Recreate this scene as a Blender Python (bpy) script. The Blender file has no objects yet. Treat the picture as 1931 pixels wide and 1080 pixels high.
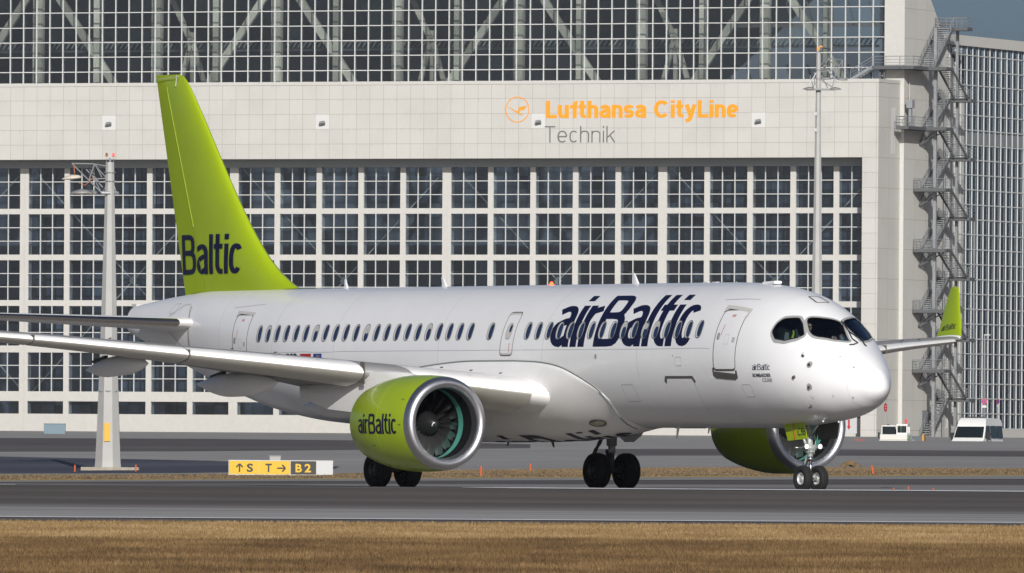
import bpy, bmesh, math, random
from mathutils import Vector, Matrix
from mathutils.bvhtree import BVHTree

random.seed(7)
R = math.radians
scene = bpy.context.scene
col = scene.collection

# ---------------------------------------------------------------- camera
cam_data = bpy.data.cameras.new('camera')
cam = bpy.data.objects.new('camera', cam_data)
col.objects.link(cam)
cam_data.sensor_width = 36.0
cam_data.lens = 36.0 * 22880.0 / 1931.0
cam_data.shift_y = (861.0 - 540.0) / 1931.0
cam_data.shift_x = 2.18 / 1931.0
cam_data.clip_start = 1.0
cam_data.clip_end = 20000.0
cam.location = (0, 0, 0.84)
cam.matrix_world = Matrix.Translation((0, 0, 0.84)) @ Matrix.Rotation(R(90), 4, 'X') @ Matrix.Rotation(0.0068, 4, 'Z')
scene.camera = cam

# ---------------------------------------------------------------- light
SUN_AZ, SUN_EL = 6.5, 22.5          # azimuth to the right of straight behind the camera
world = bpy.data.worlds.new('World')
scene.world = world
world.use_nodes = True
wn = world.node_tree
bg = wn.nodes['Background']
sky = wn.nodes.new('ShaderNodeTexSky')
sky.sky_type = 'NISHITA'
sky.sun_disc = False
sky.sun_elevation = R(SUN_EL)
sky.sun_rotation = R(180.0 - SUN_AZ)
sky.air_density = 0.55
sky.dust_density = 2.2
sky.ozone_density = 3.0
wn.links.new(sky.outputs[0], bg.inputs['Color'])
bg.inputs['Strength'].default_value = 0.064

sun_data = bpy.data.lights.new('sun', 'SUN')
sun_data.energy = 4.45
sun_data.angle = R(0.5)
sun_data.color = (1.0, 0.965, 0.915)
sun = bpy.data.objects.new('sun', sun_data)
col.objects.link(sun)
sdir = Vector((math.sin(R(SUN_AZ)) * math.cos(R(SUN_EL)), -math.cos(R(SUN_AZ)) * math.cos(R(SUN_EL)), math.sin(R(SUN_EL))))
sun.rotation_euler = sdir.to_track_quat('Z', 'Y').to_euler()
sun.location = (60, -300, 200)

scene.view_settings.view_transform = 'Standard'
scene.view_settings.look = 'None'
scene.view_settings.exposure = 0.0
scene.view_settings.gamma = 1.0
scene.cycles.max_bounces = 8
scene.cycles.transparent_max_bounces = 12

# ---------------------------------------------------------------- materials
def mat(name, color, rough=0.6, metal=0.0, spec=0.5, noise=0.0, nscale=4.0, coat=0.0, bump=0.0, stretch=(1, 1, 1), emit=None, alpha=None):
    m = bpy.data.materials.new(name)
    m.use_nodes = True
    nt = m.node_tree
    b = nt.nodes['Principled BSDF']
    b.inputs['Base Color'].default_value = (*color, 1)
    b.inputs['Roughness'].default_value = rough
    b.inputs['Metallic'].default_value = metal
    b.inputs['Specular IOR Level'].default_value = spec
    b.inputs['Coat Weight'].default_value = coat
    if coat:
        b.inputs['Coat Roughness'].default_value = 0.08
    if emit:
        b.inputs['Emission Color'].default_value = (*emit[:3], 1)
        b.inputs['Emission Strength'].default_value = emit[3]
    if noise or bump:
        tc = nt.nodes.new('ShaderNodeTexCoord')
        mp = nt.nodes.new('ShaderNodeMapping')
        mp.inputs['Scale'].default_value = stretch
        n = nt.nodes.new('ShaderNodeTexNoise')
        n.inputs['Scale'].default_value = nscale
        n.inputs['Detail'].default_value = 6
        n.inputs['Roughness'].default_value = 0.6
        nt.links.new(tc.outputs['Object'], mp.inputs[0])
        nt.links.new(mp.outputs[0], n.inputs[0])
        if noise:
            mr = nt.nodes.new('ShaderNodeMapRange')
            mr.inputs[1].default_value = 0.3
            mr.inputs[2].default_value = 0.7
            mr.inputs[3].default_value = 1 - noise
            mr.inputs[4].default_value = 1 + noise
            hs = nt.nodes.new('ShaderNodeHueSaturation')
            hs.inputs['Color'].default_value = (*color, 1)
            nt.links.new(n.outputs[0], mr.inputs[0])
            nt.links.new(mr.outputs[0], hs.inputs['Value'])
            nt.links.new(hs.outputs[0], b.inputs['Base Color'])
        if bump:
            bp = nt.nodes.new('ShaderNodeBump')
            bp.inputs['Strength'].default_value = bump
            bp.inputs['Distance'].default_value = 0.02
            nt.links.new(n.outputs[0], bp.inputs['Height'])
            nt.links.new(bp.outputs[0], b.inputs['Normal'])
    return m

def glass(name, tint, refl=0.12, rough=0.02, cell=None):
    # thin pane: tinted see-through plus a clear reflection
    m = bpy.data.materials.new(name)
    m.use_nodes = True
    nt = m.node_tree
    nt.nodes.clear()
    out = nt.nodes.new('ShaderNodeOutputMaterial')
    mix = nt.nodes.new('ShaderNodeMixShader')
    tr = nt.nodes.new('ShaderNodeBsdfTransparent')
    gl = nt.nodes.new('ShaderNodeBsdfGlossy')
    lw = nt.nodes.new('ShaderNodeLayerWeight')
    lw.inputs[0].default_value = 0.35
    mr = nt.nodes.new('ShaderNodeMapRange')
    mr.inputs[3].default_value = refl
    mr.inputs[4].default_value = 0.9
    tr.inputs[0].default_value = (*tint, 1)
    gl.inputs['Color'].default_value = (0.9, 0.95, 1, 1)
    gl.inputs['Roughness'].default_value = rough
    if cell:    # every pane a little different: (reference object, pane width, pane height, x offset, z offset)
        ob, cw, ch, ox, oz = cell
        tc = nt.nodes.new('ShaderNodeTexCoord'); tc.object = ob
        mp = nt.nodes.new('ShaderNodeMapping'); mp.inputs['Location'].default_value = (ox / cw, 0, oz / ch); mp.inputs['Scale'].default_value = (1 / cw, 0, 1 / ch)
        fl = nt.nodes.new('ShaderNodeVectorMath'); fl.operation = 'FLOOR'
        wnz = nt.nodes.new('ShaderNodeTexWhiteNoise'); wnz.noise_dimensions = '3D'
        nt.links.new(tc.outputs['Object'], mp.inputs[0]); nt.links.new(mp.outputs[0], fl.inputs[0]); nt.links.new(fl.outputs[0], wnz.inputs['Vector'])
        m1 = nt.nodes.new('ShaderNodeMapRange'); m1.inputs[3].default_value = .80; m1.inputs[4].default_value = 1.10
        nt.links.new(wnz.outputs['Value'], m1.inputs[0])
        sc = nt.nodes.new('ShaderNodeVectorMath'); sc.operation = 'SCALE'; sc.inputs[0].default_value = tint
        nt.links.new(m1.outputs[0], sc.inputs['Scale']); nt.links.new(sc.outputs[0], tr.inputs[0])
        m2 = nt.nodes.new('ShaderNodeMapRange'); m2.inputs[3].default_value = rough; m2.inputs[4].default_value = rough + .25
        nt.links.new(wnz.outputs['Color'], m2.inputs[0]); nt.links.new(m2.outputs[0], gl.inputs['Roughness'])
    nt.links.new(lw.outputs['Fresnel'], mr.inputs[0])
    nt.links.new(mr.outputs[0], mix.inputs[0])
    nt.links.new(tr.outputs[0], mix.inputs[1])
    nt.links.new(gl.outputs[0], mix.inputs[2])
    nt.links.new(mix.outputs[0], out.inputs[0])
    return m

# ---------------------------------------------------------------- object helpers
def tag(o, label=None, cat=None, group=None, kind=None):
    if label: o['label'] = label
    if cat: o['category'] = cat
    if group: o['group'] = group
    if kind: o['kind'] = kind
    return o

def empty(name, loc=(0, 0, 0), rz=0.0, label=None, cat=None, group=None):
    o = bpy.data.objects.new(name, None)
    col.objects.link(o)
    o.location = loc
    o.rotation_euler = (0, 0, rz)
    o.empty_display_size = 0.5
    return tag(o, label, cat, group)

def obj(name, bm, m, parent=None, smooth=False, sharp=None):
    me = bpy.data.meshes.new(name)
    if smooth:
        for f in bm.faces: f.smooth = True
        if sharp:
            for e in bm.edges:
                if len(e.link_faces) == 2 and e.calc_face_angle(0) > R(sharp): e.smooth = False
    bm.to_mesh(me)
    bm.free()
    if isinstance(m, (list, tuple)):
        for q in m: me.materials.append(q)
    else:
        me.materials.append(m)
    o = bpy.data.objects.new(name, me)
    col.objects.link(o)
    if parent is not None: o.parent = parent
    return o

def dup(o, loc=None, parent=None, keep=()):
    c = o.copy()
    col.objects.link(c)
    if parent is not None: c.parent = parent
    if loc is not None: c.location = loc
    for ch in [q for q in o.children]:
        dup(ch, None, c)
    return c

def box(bm, x0, x1, y0, y1, z0, z1, mi=0):
    v = [bm.verts.new(p) for p in ((x0, y0, z0), (x1, y0, z0), (x1, y1, z0), (x0, y1, z0), (x0, y0, z1), (x1, y0, z1), (x1, y1, z1), (x0, y1, z1))]
    for q in ((3, 2, 1, 0), (4, 5, 6, 7), (0, 1, 5, 4), (1, 2, 6, 5), (2, 3, 7, 6), (3, 0, 4, 7)):
        f = bm.faces.new([v[i] for i in q]); f.material_index = mi

def obox(bm, c, ax, ay, az, mi=0):
    # box from centre and three half-axis vectors
    c, ax, ay, az = Vector(c), Vector(ax), Vector(ay), Vector(az)
    v = [bm.verts.new(c + a * ax + b * ay + d * az) for a, b, d in ((-1, -1, -1), (1, -1, -1), (1, 1, -1), (-1, 1, -1), (-1, -1, 1), (1, -1, 1), (1, 1, 1), (-1, 1, 1))]
    for q in ((3, 2, 1, 0), (4, 5, 6, 7), (0, 1, 5, 4), (1, 2, 6, 5), (2, 3, 7, 6), (3, 0, 4, 7)):
        f = bm.faces.new([v[i] for i in q]); f.material_index = mi

def tube(bm, pts, r, n=8, caps=True, mi=0):
    # round tube through points; r number or list
    pts = [Vector(p) for p in pts]
    rs = r if isinstance(r, (list, tuple)) else [r] * len(pts)
    rings = []
    up = None
    for i, p in enumerate(pts):
        d = (pts[min(i + 1, len(pts) - 1)] - pts[max(i - 1, 0)]).normalized()
        if up is None:
            up = Vector((0, 0, 1)) if abs(d.z) < 0.9 else Vector((1, 0, 0))
        a = d.cross(up).normalized()
        b = a.cross(d).normalized()
        up = b
        rings.append([bm.verts.new(p + (a * math.cos(2 * math.pi * k / n) + b * math.sin(2 * math.pi * k / n)) * rs[i]) for k in range(n)])
    for q in range(len(rings) - 1):
        for k in range(n):
            f = bm.faces.new((rings[q][k], rings[q][(k + 1) % n], rings[q + 1][(k + 1) % n], rings[q + 1][k])); f.material_index = mi
    if caps:
        bm.faces.new(rings[0][::-1]).material_index = mi
        bm.faces.new(rings[-1]).material_index = mi

def lathe(bm, prof, origin=(0, 0, 0), axis='X', n=48, mi=0, a0=0.0, closed=False):
    # prof: list of (along, radius)
    o = Vector(origin)
    rings = []
    for t, r in prof:
        ring = []
        for k in range(n):
            a = a0 + 2 * math.pi * k / n
            c, s = math.cos(a) * r, math.sin(a) * r
            p = {'X': (t, c, s), 'Y': (c, t, s), 'Z': (c, s, t)}[axis]
            ring.append(bm.verts.new(o + Vector(p)))
        rings.append(ring)
    for i in range(len(rings) - 1):
        for k in range(n):
            f = bm.faces.new((rings[i][k], rings[i][(k + 1) % n], rings[i + 1][(k + 1) % n], rings[i + 1][k])); f.material_index = mi
    if closed:
        bm.faces.new(rings[0][::-1]); bm.faces.new(rings[-1])
    return rings

def loft(bm, loops, cap0=True, cap1=True, mi=0, closed=True):
    rings = [[bm.verts.new(p) for p in L] for L in loops]
    n = len(rings[0])
    for i in range(len(rings) - 1):
        for k in range(n if closed else n - 1):
            f = bm.faces.new((rings[i][k], rings[i][(k + 1) % n], rings[i + 1][(k + 1) % n], rings[i + 1][k])); f.material_index = mi
    if cap0: bm.faces.new(rings[0][::-1]).material_index = mi
    if cap1: bm.faces.new(rings[-1]).material_index = mi
    return rings

def prism(bm, poly, y0, y1, mi=0, plane='XZ'):
    # extrude a 2-D outline
    def P(a, b, c): return {'XZ': (a, c, b), 'YZ': (c, a, b), 'XY': (a, b, c)}[plane]
    A = [bm.verts.new(P(a, b, y0)) for a, b in poly]
    B = [bm.verts.new(P(a, b, y1)) for a, b in poly]
    n = len(poly)
    for i in range(n):
        bm.faces.new((A[i], A[(i + 1) % n], B[(i + 1) % n], B[i])).material_index = mi
    bm.faces.new(A[::-1]).material_index = mi
    bm.faces.new(B).material_index = mi

def recalc(bm):
    bmesh.ops.recalc_face_normals(bm, faces=bm.faces)

def fill2d(loops):
    # outline plus holes -> flat triangulated bmesh in XY
    bm = bmesh.new()
    es = []
    for L in loops:
        vs = [bm.verts.new((a, b, 0)) for a, b in L]
        for i in range(len(vs)):
            es.append(bm.edges.new((vs[i], vs[(i + 1) % len(vs)])))
    bmesh.ops.triangle_fill(bm, use_beauty=True, use_dissolve=False, edges=es)
    return bm

def slice2d(bm, sx, sy):
    for ax, st in ((0, sx), (1, sy)):
        if not st or not bm.verts: continue
        lo = min(v.co[ax] for v in bm.verts); hi = max(v.co[ax] for v in bm.verts)
        k = math.floor(lo / st) + 1
        while k * st < hi:
            no = [0, 0, 0]; no[ax] = 1
            co = [0, 0, 0]; co[ax] = k * st
            bmesh.ops.bisect_plane(bm, geom=bm.verts[:] + bm.edges[:] + bm.faces[:], plane_co=co, plane_no=no)
            k += 1

def rounded(poly, r, n=4):
    # round the corners of a 2-D polygon
    out = []
    m = len(poly)
    for i in range(m):
        p0, p1, p2 = Vector(poly[i - 1]), Vector(poly[i]), Vector(poly[(i + 1) % m])
        d0, d2 = p0 - p1, p2 - p1
        q = min(r, d0.length * .45, d2.length * .45)
        a, b = p1 + d0.normalized() * q, p1 + d2.normalized() * q
        for k in range(n + 1):
            t = k / n
            p = a * (1 - t) ** 2 + p1 * 2 * t * (1 - t) + b * t * t
            out.append((p.x, p.y))
    return out

def grow(poly, d):
    # offset a polygon outwards by d (works for convex-ish outlines)
    m = len(poly)
    area = sum(poly[i][0] * poly[(i + 1) % m][1] - poly[(i + 1) % m][0] * poly[i][1] for i in range(m))
    s = 1 if area > 0 else -1
    out = []
    for i in range(m):
        p0, p1, p2 = Vector(poly[i - 1]), Vector(poly[i]), Vector(poly[(i + 1) % m])
        a = (p1 - p0).normalized(); b = (p2 - p1).normalized()
        n1 = Vector((a.y, -a.x)) * s; n2 = Vector((b.y, -b.x)) * s
        n = (n1 + n2)
        n = n.normalized() if n.length > 1e-6 else n1
        k = max(0.5, n.dot(n1))
        out.append((p1.x + n.x * d / k, p1.y + n.y * d / k))
    return out

def in_poly(x, y, poly):
    c = False
    j = len(poly) - 1
    for i in range(len(poly)):
        xi, yi = poly[i]; xj, yj = poly[j]
        if (yi > y) != (yj > y) and x < (xj - xi) * (y - yi) / (yj - yi) + xi: c = not c
        j = i
    return c

# ---------------------------------------------------------------- stroke lettering
def arc(cx, cy, rx, ry, a0, a1, n=12, e=1.0):
    out = []
    for k in range(n + 1):
        a = R(a0 + (a1 - a0) * k / n)
        c, s = math.cos(a), math.sin(a)
        out.append((cx + rx * math.copysign(abs(c) ** e, c), cy + ry * math.copysign(abs(s) ** e, s)))
    return out

PEN = .64     # how flat the pen is: horizontal strokes are thinner than stems
def glyph(ch, t, xh, k, pen):
    # centre-line strokes of one letter; returns (strokes, width)
    h = t / 2; v = h * pen
    W = {'a': .62, 'i': t, 'r': .44, 'B': .80, 'l': t, 't': .43, 'c': .55, 'L': .60, 'u': .60, 'f': .42, 'h': .60, 'n': .60,
         's': .56, 'C': .86, 'y': .64, 'e': .64, 'T': .70, 'k': .58}[ch]
    if ch not in 'il': W *= k
    L, Rr = h, W - h
    m = xh / 2
    mx = W / 2
    rx = (W - t) / 2
    S = []
    if ch == 'i': S = [[(h, 0), (h, xh)], [(h, 1 - .14), (h, 1)]]
    elif ch == 'l': S = [[(h, 0), (h, 1)]]
    elif ch == 'a':
        S = [[(h * .75, xh - v - .07)] + arc(mx, xh - v - .20, rx, .20, 105, 0, 8, .85) + [(Rr, 0)],
             [(Rr, xh * .60), (mx + rx * .1, xh * .565)] + arc(mx, xh * .28 + v * .3, rx, xh * .28 - v * .7, 110, 270, 9, .85) + [(Rr, v + .09)]]
    elif ch == 'r': S = [[(h, 0), (h, xh)], [(h, xh - .30), (h + (W - t) * .30, xh - v - .06), (W - h * .1, xh - v)]]
    elif ch == 'n' or ch == 'h':
        S = [[(h, 0), (h, xh if ch == 'n' else 1)], [(h, xh - .24)] + arc(mx, xh - v - .2, rx, .2, 140, 0, 8, .85) + [(Rr, 0)]]
    elif ch == 'u': S = [[(Rr, xh), (Rr, 0)], [(h, xh)] + arc(mx, v + .2, rx, .2, 180, 320, 8, .85) + [(Rr, .24)]]
    elif ch == 'B':
        S = [[(h, 0), (h, 1)], [(h, 1 - v)] + arc(mx, (1 + .54) / 2 - v / 2, rx * .84, (1 - .54 - v) / 2, 90, -90, 9, .7) + [(h, .54)],
             [(h, .54)] + arc(mx + .02, (.54 + v) / 2, rx, (.54 - v) / 2, 90, -90, 9, .7) + [(h, v)]]
    elif ch == 't': S = [[(W * .18 + h, 1.0), (W * .18 + h, .24)] + arc(W * .18 + h + .15, .24, .15, .24 - v, 180, 265, 6) + [(W, v)], [(0, xh - v), (W * .96, xh - v)]]
    elif ch == 'c': S = [arc(mx, m, rx, m - v, 42, 318, 18, .8)]
    elif ch == 'C': S = [arc(mx, .5, rx, .5 - v, 42, 318, 22, .9)]
    elif ch == 'L': S = [[(h, 1), (h, 0)], [(h, v), (W, v)]]
    elif ch == 'f': S = [[(W, 1 - v)] + arc(W * .35 + h + .14, 1 - v - .16, .14, .16, 90, 180, 6) + [(W * .35 + h, 0)], [(0, xh - v), (W, xh - v)]]
    elif ch == 's':
        q = (xh / 2 - v) / 2
        S = [arc(mx, xh - v - q, rx, q, 15, 270, 10, .85) + arc(mx, v + q, rx, q, 90, -165, 10, .85)[1:]]
    elif ch == 'y': S = [[(h * .9, xh), (mx, v)], [(W - h * .9, xh), (mx - .02, -.05), (mx - .10, -.24 + v), (0.06, -.28 + v)]]
    elif ch == 'e': S = [[(h, m), (Rr, m)], arc(mx, m, rx, m - v, 0, 312, 20, .88)]
    elif ch == 'T': S = [[(0, 1 - v), (W, 1 - v)], [(mx, 1), (mx, 0)]]
    elif ch == 'k': S = [[(h, 0), (h, 1)], [(W - h, xh), (h, xh * .38)], [(W * .42, xh * .58), (W - h * .6, 0)]]
    return S, W

def ribbon(pts, t, pen=1.0):
    # polyline -> left/right pairs with mitred joints, drawn with an elliptical pen
    P = [Vector((p[0], p[1] / pen)) for p in pts]
    Q = [P[0]]
    for p in P[1:]:
        if (p - Q[-1]).length > 1e-4: Q.append(p)
    P = Q
    out = []
    for i, p in enumerate(P):
        a = (P[i] - P[i - 1]).normalized() if i else None
        b = (P[i + 1] - P[i]).normalized() if i < len(P) - 1 else None
        if a is None: n = Vector((-b.y, b.x)); k = 1
        elif b is None: n = Vector((-a.y, a.x)); k = 1
        else:
            n1 = Vector((-a.y, a.x)); n2 = Vector((-b.y, b.x))
            n = n1 + n2
            n = n.normalized() if n.length > .05 else n1
            k = max(.55, n.dot(n1))
        l, r = p + n * t / 2 / k, p - n * t / 2 / k
        out.append((Vector((l.x, l.y * pen)), Vector((r.x, r.y * pen))))
    return out

def lettering(text, t, xh, k=1.0, gap=.06, space=.4, pen=PEN):
    # returns list of (quads) in units of cap height and the total width
    x = 0
    strokes = []
    for ch in text:
        if ch == ' ':
            x += space; continue
        S, W = glyph(ch, t, xh, k, pen)
        for s in S: strokes.append([(a + x, b) for a, b in s])
        x += W + gap
    return strokes, x - gap

def letter_bm(text, t, xh, width, height, k=1.0, gap=.06, space=.4, kind=None, sx=None, sy=None, mapf=None, off=.006, step=.0012, pen=PEN):
    strokes, tw = lettering(text, t, xh, k, gap, space, pen)
    sxs = width / tw
    bm = bmesh.new()
    for si, s in enumerate(strokes):
        b2 = bmesh.new()
        rb = ribbon([(a, b) for a, b in s], t, pen)
        vs = [(b2.verts.new((l.x * sxs, l.y * height, 0)), b2.verts.new((r.x * sxs, r.y * height, 0))) for l, r in rb]
        for i in range(len(vs) - 1):
            b2.faces.new((vs[i][0], vs[i][1], vs[i + 1][1], vs[i + 1][0]))
        if sx or sy: slice2d(b2, sx, sy)
        idx = {}
        for v in b2.verts:
            p = mapf(v.co.x, v.co.y, off + (si % 4) * step)
            idx[v] = bm.verts.new(p) if p is not None else None
        for f in b2.faces:
            q = [idx[v] for v in f.verts]
            if all(z is not None for z in q):
                try: bm.faces.new(q)
                except ValueError: pass
        b2.free()
    return bm

def font_bm(text, width, height, bold=0.0, sx=None, sy=None, mapf=None, off=.006):
    c = bpy.data.curves.new('lettering_curve', 'FONT')
    c.body = text
    c.offset = bold
    c.resolution_u = 3
    o = bpy.data.objects.new('lettering_curve', c)
    col.objects.link(o)
    dg = bpy.context.evaluated_depsgraph_get()
    me = bpy.data.meshes.new_from_object(o.evaluated_get(dg))
    bpy.data.objects.remove(o)
    bpy.data.curves.remove(c)
    b2 = bmesh.new()
    b2.from_mesh(me)
    bpy.data.meshes.remove(me)
    x0 = min(v.co.x for v in b2.verts); x1 = max(v.co.x for v in b2.verts)
    y0 = min(v.co.y for v in b2.verts); y1 = max(v.co.y for v in b2.verts)
    for v in b2.verts:
        v.co.x = (v.co.x - x0) / (x1 - x0) * width
        v.co.y = (v.co.y - y0) / (y1 - y0) * height
        v.co.z = 0
    if sx or sy: slice2d(b2, sx, sy)
    bm = bmesh.new()
    idx = {v: bm.verts.new(mapf(v.co.x, v.co.y, off)) for v in b2.verts}
    for f in b2.faces:
        bm.faces.new([idx[v] for v in f.verts])
    b2.free()
    return bm

# ---------------------------------------------------------------- aeroplane body shape, also used to interpolate the terrain
def interp(tab, x):
    # monotone cubic (Fritsch-Carlson-like) through (x,y) points
    n=len(tab)
    if x<=tab[0][0]: return tab[0][1]
    if x>=tab[-1][0]: return tab[-1][1]
    def d(i):
        return (tab[i+1][1]-tab[i][1])/(tab[i+1][0]-tab[i][0])
    def m(i):
        if i==0: return d(0)
        if i==n-1: return d(n-2)
        a,b=d(i-1),d(i)
        if a*b<=0: return 0.0
        return 2*a*b/(a+b)
    for i in range(n-1):
        if x<=tab[i+1][0]:
            h=tab[i+1][0]-tab[i][0]; t=(x-tab[i][0])/h
            return ((2*t**3-3*t*t+1)*tab[i][1]+(t**3-2*t*t+t)*h*m(i)+(-2*t**3+3*t*t)*tab[i+1][1]+(t**3-t*t)*h*m(i+1))
TOP=[(.25,3.11),(.6,3.38),(1.0,3.645),(1.4,3.91),(1.8,4.20),(2.2,4.48),(2.7,4.75),(3.3,4.98),(4.0,5.14),(4.8,5.245),(6.0,5.32),(7.5,5.34),(28.5,5.355),(31,5.36),(33.5,5.34),(35.8,5.20),(38.25,4.95)]
BOT=[(.25,2.32),(.6,2.135),(1.0,2.005),(1.6,1.865),(2.4,1.765),(3.5,1.675),(5,1.61),(24,1.62),(27,1.737),(29.5,1.99),(32,2.466),(34.5,3.1),(36.5,3.644),(38.25,4.146)]
HW=[(.25,.39),(.6,.655),(1.0,.905),(1.5,1.165),(2.1,1.39),(2.8,1.56),(3.6,1.67),(4.6,1.735),(6,1.75),(24.5,1.75),(27,1.68),(29.5,1.48),(32,1.22),(34.5,.88),(36.5,.58),(38.25,.36)]
ZC=[(.25,2.64),(.6,2.72),(1.4,2.86),(2.5,3.08),(4,3.32),(6,3.45),(24.5,3.45),(27.5,3.62),(30.5,3.95),(33.5,4.3),(38.25,4.45)]
def prof(s):
    if s<.25:
        q=math.sqrt(max(s,0)/.25); n=2.62
        return n+(TOP[0][1]-n)*q, n+(BOT[0][1]-n)*q, HW[0][1]*q, n+(ZC[0][1]-n)*q
    return interp(TOP,s),interp(BOT,s),interp(HW,s),interp(ZC,s)
def fus(s,phi):
    # phi 0 = top, + = starboard
    t,b,w,c=prof(s)
    c=min(max(c,b),t)
    cs,sn=math.cos(phi),math.sin(phi)
    e=1.0
    y=w*sn
    z=c+((t-c) if cs>0 else (c-b))*cs
    return y,z


# ================================================================= ground
BASE = [(60, -.36), (230, -.35), (284, -.28), (302, .065), (304.5, 0), (345, 0), (420, .12), (480, .22), (600, .26), (640, .80), (700, 1.91), (735, .85), (800, .70), (1000, .9), (1200, 1.7), (1290, 2.85), (1345, 3.33), (1500, 3.36), (6000, 3.4)]
CR = [(330, 0), (420, .012), (600, .012), (690, 0)]
def zg(X, Y):
    return interp(BASE, Y) + interp(CR, Y) * max(-30, min(30, X))
def px2g(u, v):
    # where the line of sight through a picture point meets the ground
    a = u - 965.5; b = v - 540
    uu, vv = 965.5 + a + .0068 * b, 540 + b - .0068 * a
    k = (uu - 965.5) / 22880.0; q = (vv - 861.0) / 22880.0
    lo = None
    Y = 100.0
    while Y < 1500:
        if .84 - q * Y <= zg(k * Y, Y): 
            a_, b_ = Y - 1, Y
            for _ in range(20):
                m = (a_ + b_) / 2
                if .84 - q * m <= zg(k * m, m): b_ = m
                else: a_ = m
            return (k * b_, b_)
        Y += 1
    return (k * 1400, 1400)

def ground_mat(name, colors, scale, stretch, rough=.85, bump=0, fine=None, spec=.3):
    m = bpy.data.materials.new(name); m.use_nodes = True
    nt = m.node_tree; b = nt.nodes['Principled BSDF']
    b.inputs['Roughness'].default_value = rough
    b.inputs['Specular IOR Level'].default_value = spec
    tc = nt.nodes.new('ShaderNodeTexCoord'); mp = nt.nodes.new('ShaderNodeMapping'); mp.inputs['Scale'].default_value = stretch
    n = nt.nodes.new('ShaderNodeTexNoise'); n.inputs['Scale'].default_value = scale; n.inputs['Detail'].default_value = 8; n.inputs['Roughness'].default_value = .62
    cr = nt.nodes.new('ShaderNodeValToRGB')
    e = cr.color_ramp.elements
    e[0].position = .30; e[0].color = (*colors[0], 1); e[1].position = .70; e[1].color = (*colors[-1], 1)
    for i, c in enumerate(colors[1:-1]):
        q = e.new(.30 + .4 * (i + 1) / (len(colors) - 1)); q.color = (*c, 1)
    nt.links.new(tc.outputs['Object'], mp.inputs[0]); nt.links.new(mp.outputs[0], n.inputs[0]); nt.links.new(n.outputs[0], cr.inputs[0])
    last = cr.outputs[0]
    if fine:
        mp2 = nt.nodes.new('ShaderNodeMapping'); mp2.inputs['Scale'].default_value = fine[1]
        n2 = nt.nodes.new('ShaderNodeTexNoise'); n2.inputs['Scale'].default_value = fine[0]; n2.inputs['Detail'].default_value = 4
        nt.links.new(tc.outputs['Object'], mp2.inputs[0]); nt.links.new(mp2.outputs[0], n2.inputs[0])
        mr = nt.nodes.new('ShaderNodeMapRange'); mr.inputs[1].default_value = .3; mr.inputs[2].default_value = .7; mr.inputs[3].default_value = 1 - fine[2]; mr.inputs[4].default_value = 1 + fine[2]
        nt.links.new(n2.outputs[0], mr.inputs[0])
        hs = nt.nodes.new('ShaderNodeHueSaturation'); nt.links.new(last, hs.inputs['Color']); nt.links.new(mr.outputs[0], hs.inputs['Value'])
        last = hs.outputs[0]
    nt.links.new(last, b.inputs['Base Color'])
    return m
G_GRASS = ground_mat('dry_grass_ground', [(.10, .066, .032), (.165, .115, .06), (.23, .165, .09)], .5, (1, .25, 1), .95, fine=(5, (1, .4, 1), .35))
G_RWY = ground_mat('taxiway_asphalt', [(.095, .086, .080), (.125, .115, .108), (.165, .155, .15)], .18, (.10, 1, 1), .8, fine=(2.2, (.12, 1.2, 1), .10))
G_LIGHT = ground_mat('worn_light_concrete', [(.225, .218, .208), (.25, .243, .232), (.275, .267, .256)], .25, (.10, .7, 1), .8, fine=(3, (.15, 1, 1), .08))
G_DARK = ground_mat('dark_rubber_asphalt', [(.075, .066, .062), (.095, .085, .08), (.125, .112, .105)], .3, (.06, .6, 1), .8, fine=(3, (.15, .6, 1), .14))
G_APRON = ground_mat('apron_concrete', [(.235, .228, .218), (.27, .262, .25), (.295, .287, .275)], .05, (.3, 1, 1), .85, fine=(.6, (.3, 1, 1), .10))
G_NAVY = ground_mat('bluish_dark_asphalt', [(.035, .038, .05), (.055, .057, .07), (.12, .125, .14)], .12, (.10, .5, 1), .7)  # dark bluish asphalt band
M_LINEW = mat('white_marking', (.72, .73, .74), .7, noise=.15, nscale=2)
M_LINEY = mat('yellow_marking', (.58, .40, .04), .7, noise=.15, nscale=2)

YB = [b[0] for b in BASE] + [214 + 5 * k for k in range(18)] + [350 + 10 * k for k in range(35)] + [900, 1120, 1265, 1315]
XC = [-60 + 6 * k for k in range(21)]
def sheet(name, poly, m, dz, parent=None, kind='structure', xs=()):
    b = fill2d([poly])
    for y in sorted(set(YB)):
        bmesh.ops.bisect_plane(b, geom=b.verts[:] + b.edges[:] + b.faces[:], plane_co=(0, y, 0), plane_no=(0, 1, 0))
    for x in XC:
        bmesh.ops.bisect_plane(b, geom=b.verts[:] + b.edges[:] + b.faces[:], plane_co=(x, 0, 0), plane_no=(1, 0, 0))
    for v in b.verts: v.co.z = zg(v.co.x, v.co.y) + dz
    recalc(b)
    if sum(f.normal.z for f in b.faces) < 0: bmesh.ops.reverse_faces(b, faces=b.faces)
    o = obj(name, b, m, parent)
    if kind and parent is None: o['kind'] = kind
    return o

bm = bmesh.new()
ys = sorted(set([60, 100] + YB + [2000, 2600]))
xs = [-1400, -400, -150, -90] + XC + [90, 150, 400, 1400]
g = [[bm.verts.new((x, y, zg(x, y))) for x in xs] for y in ys]
for i in range(len(ys) - 1):
    for k in range(len(xs) - 1): bm.faces.new((g[i][k], g[i][k + 1], g[i + 1][k + 1], g[i + 1][k]))
o = obj('ground', bm, G_GRASS); o['kind'] = 'structure'

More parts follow.
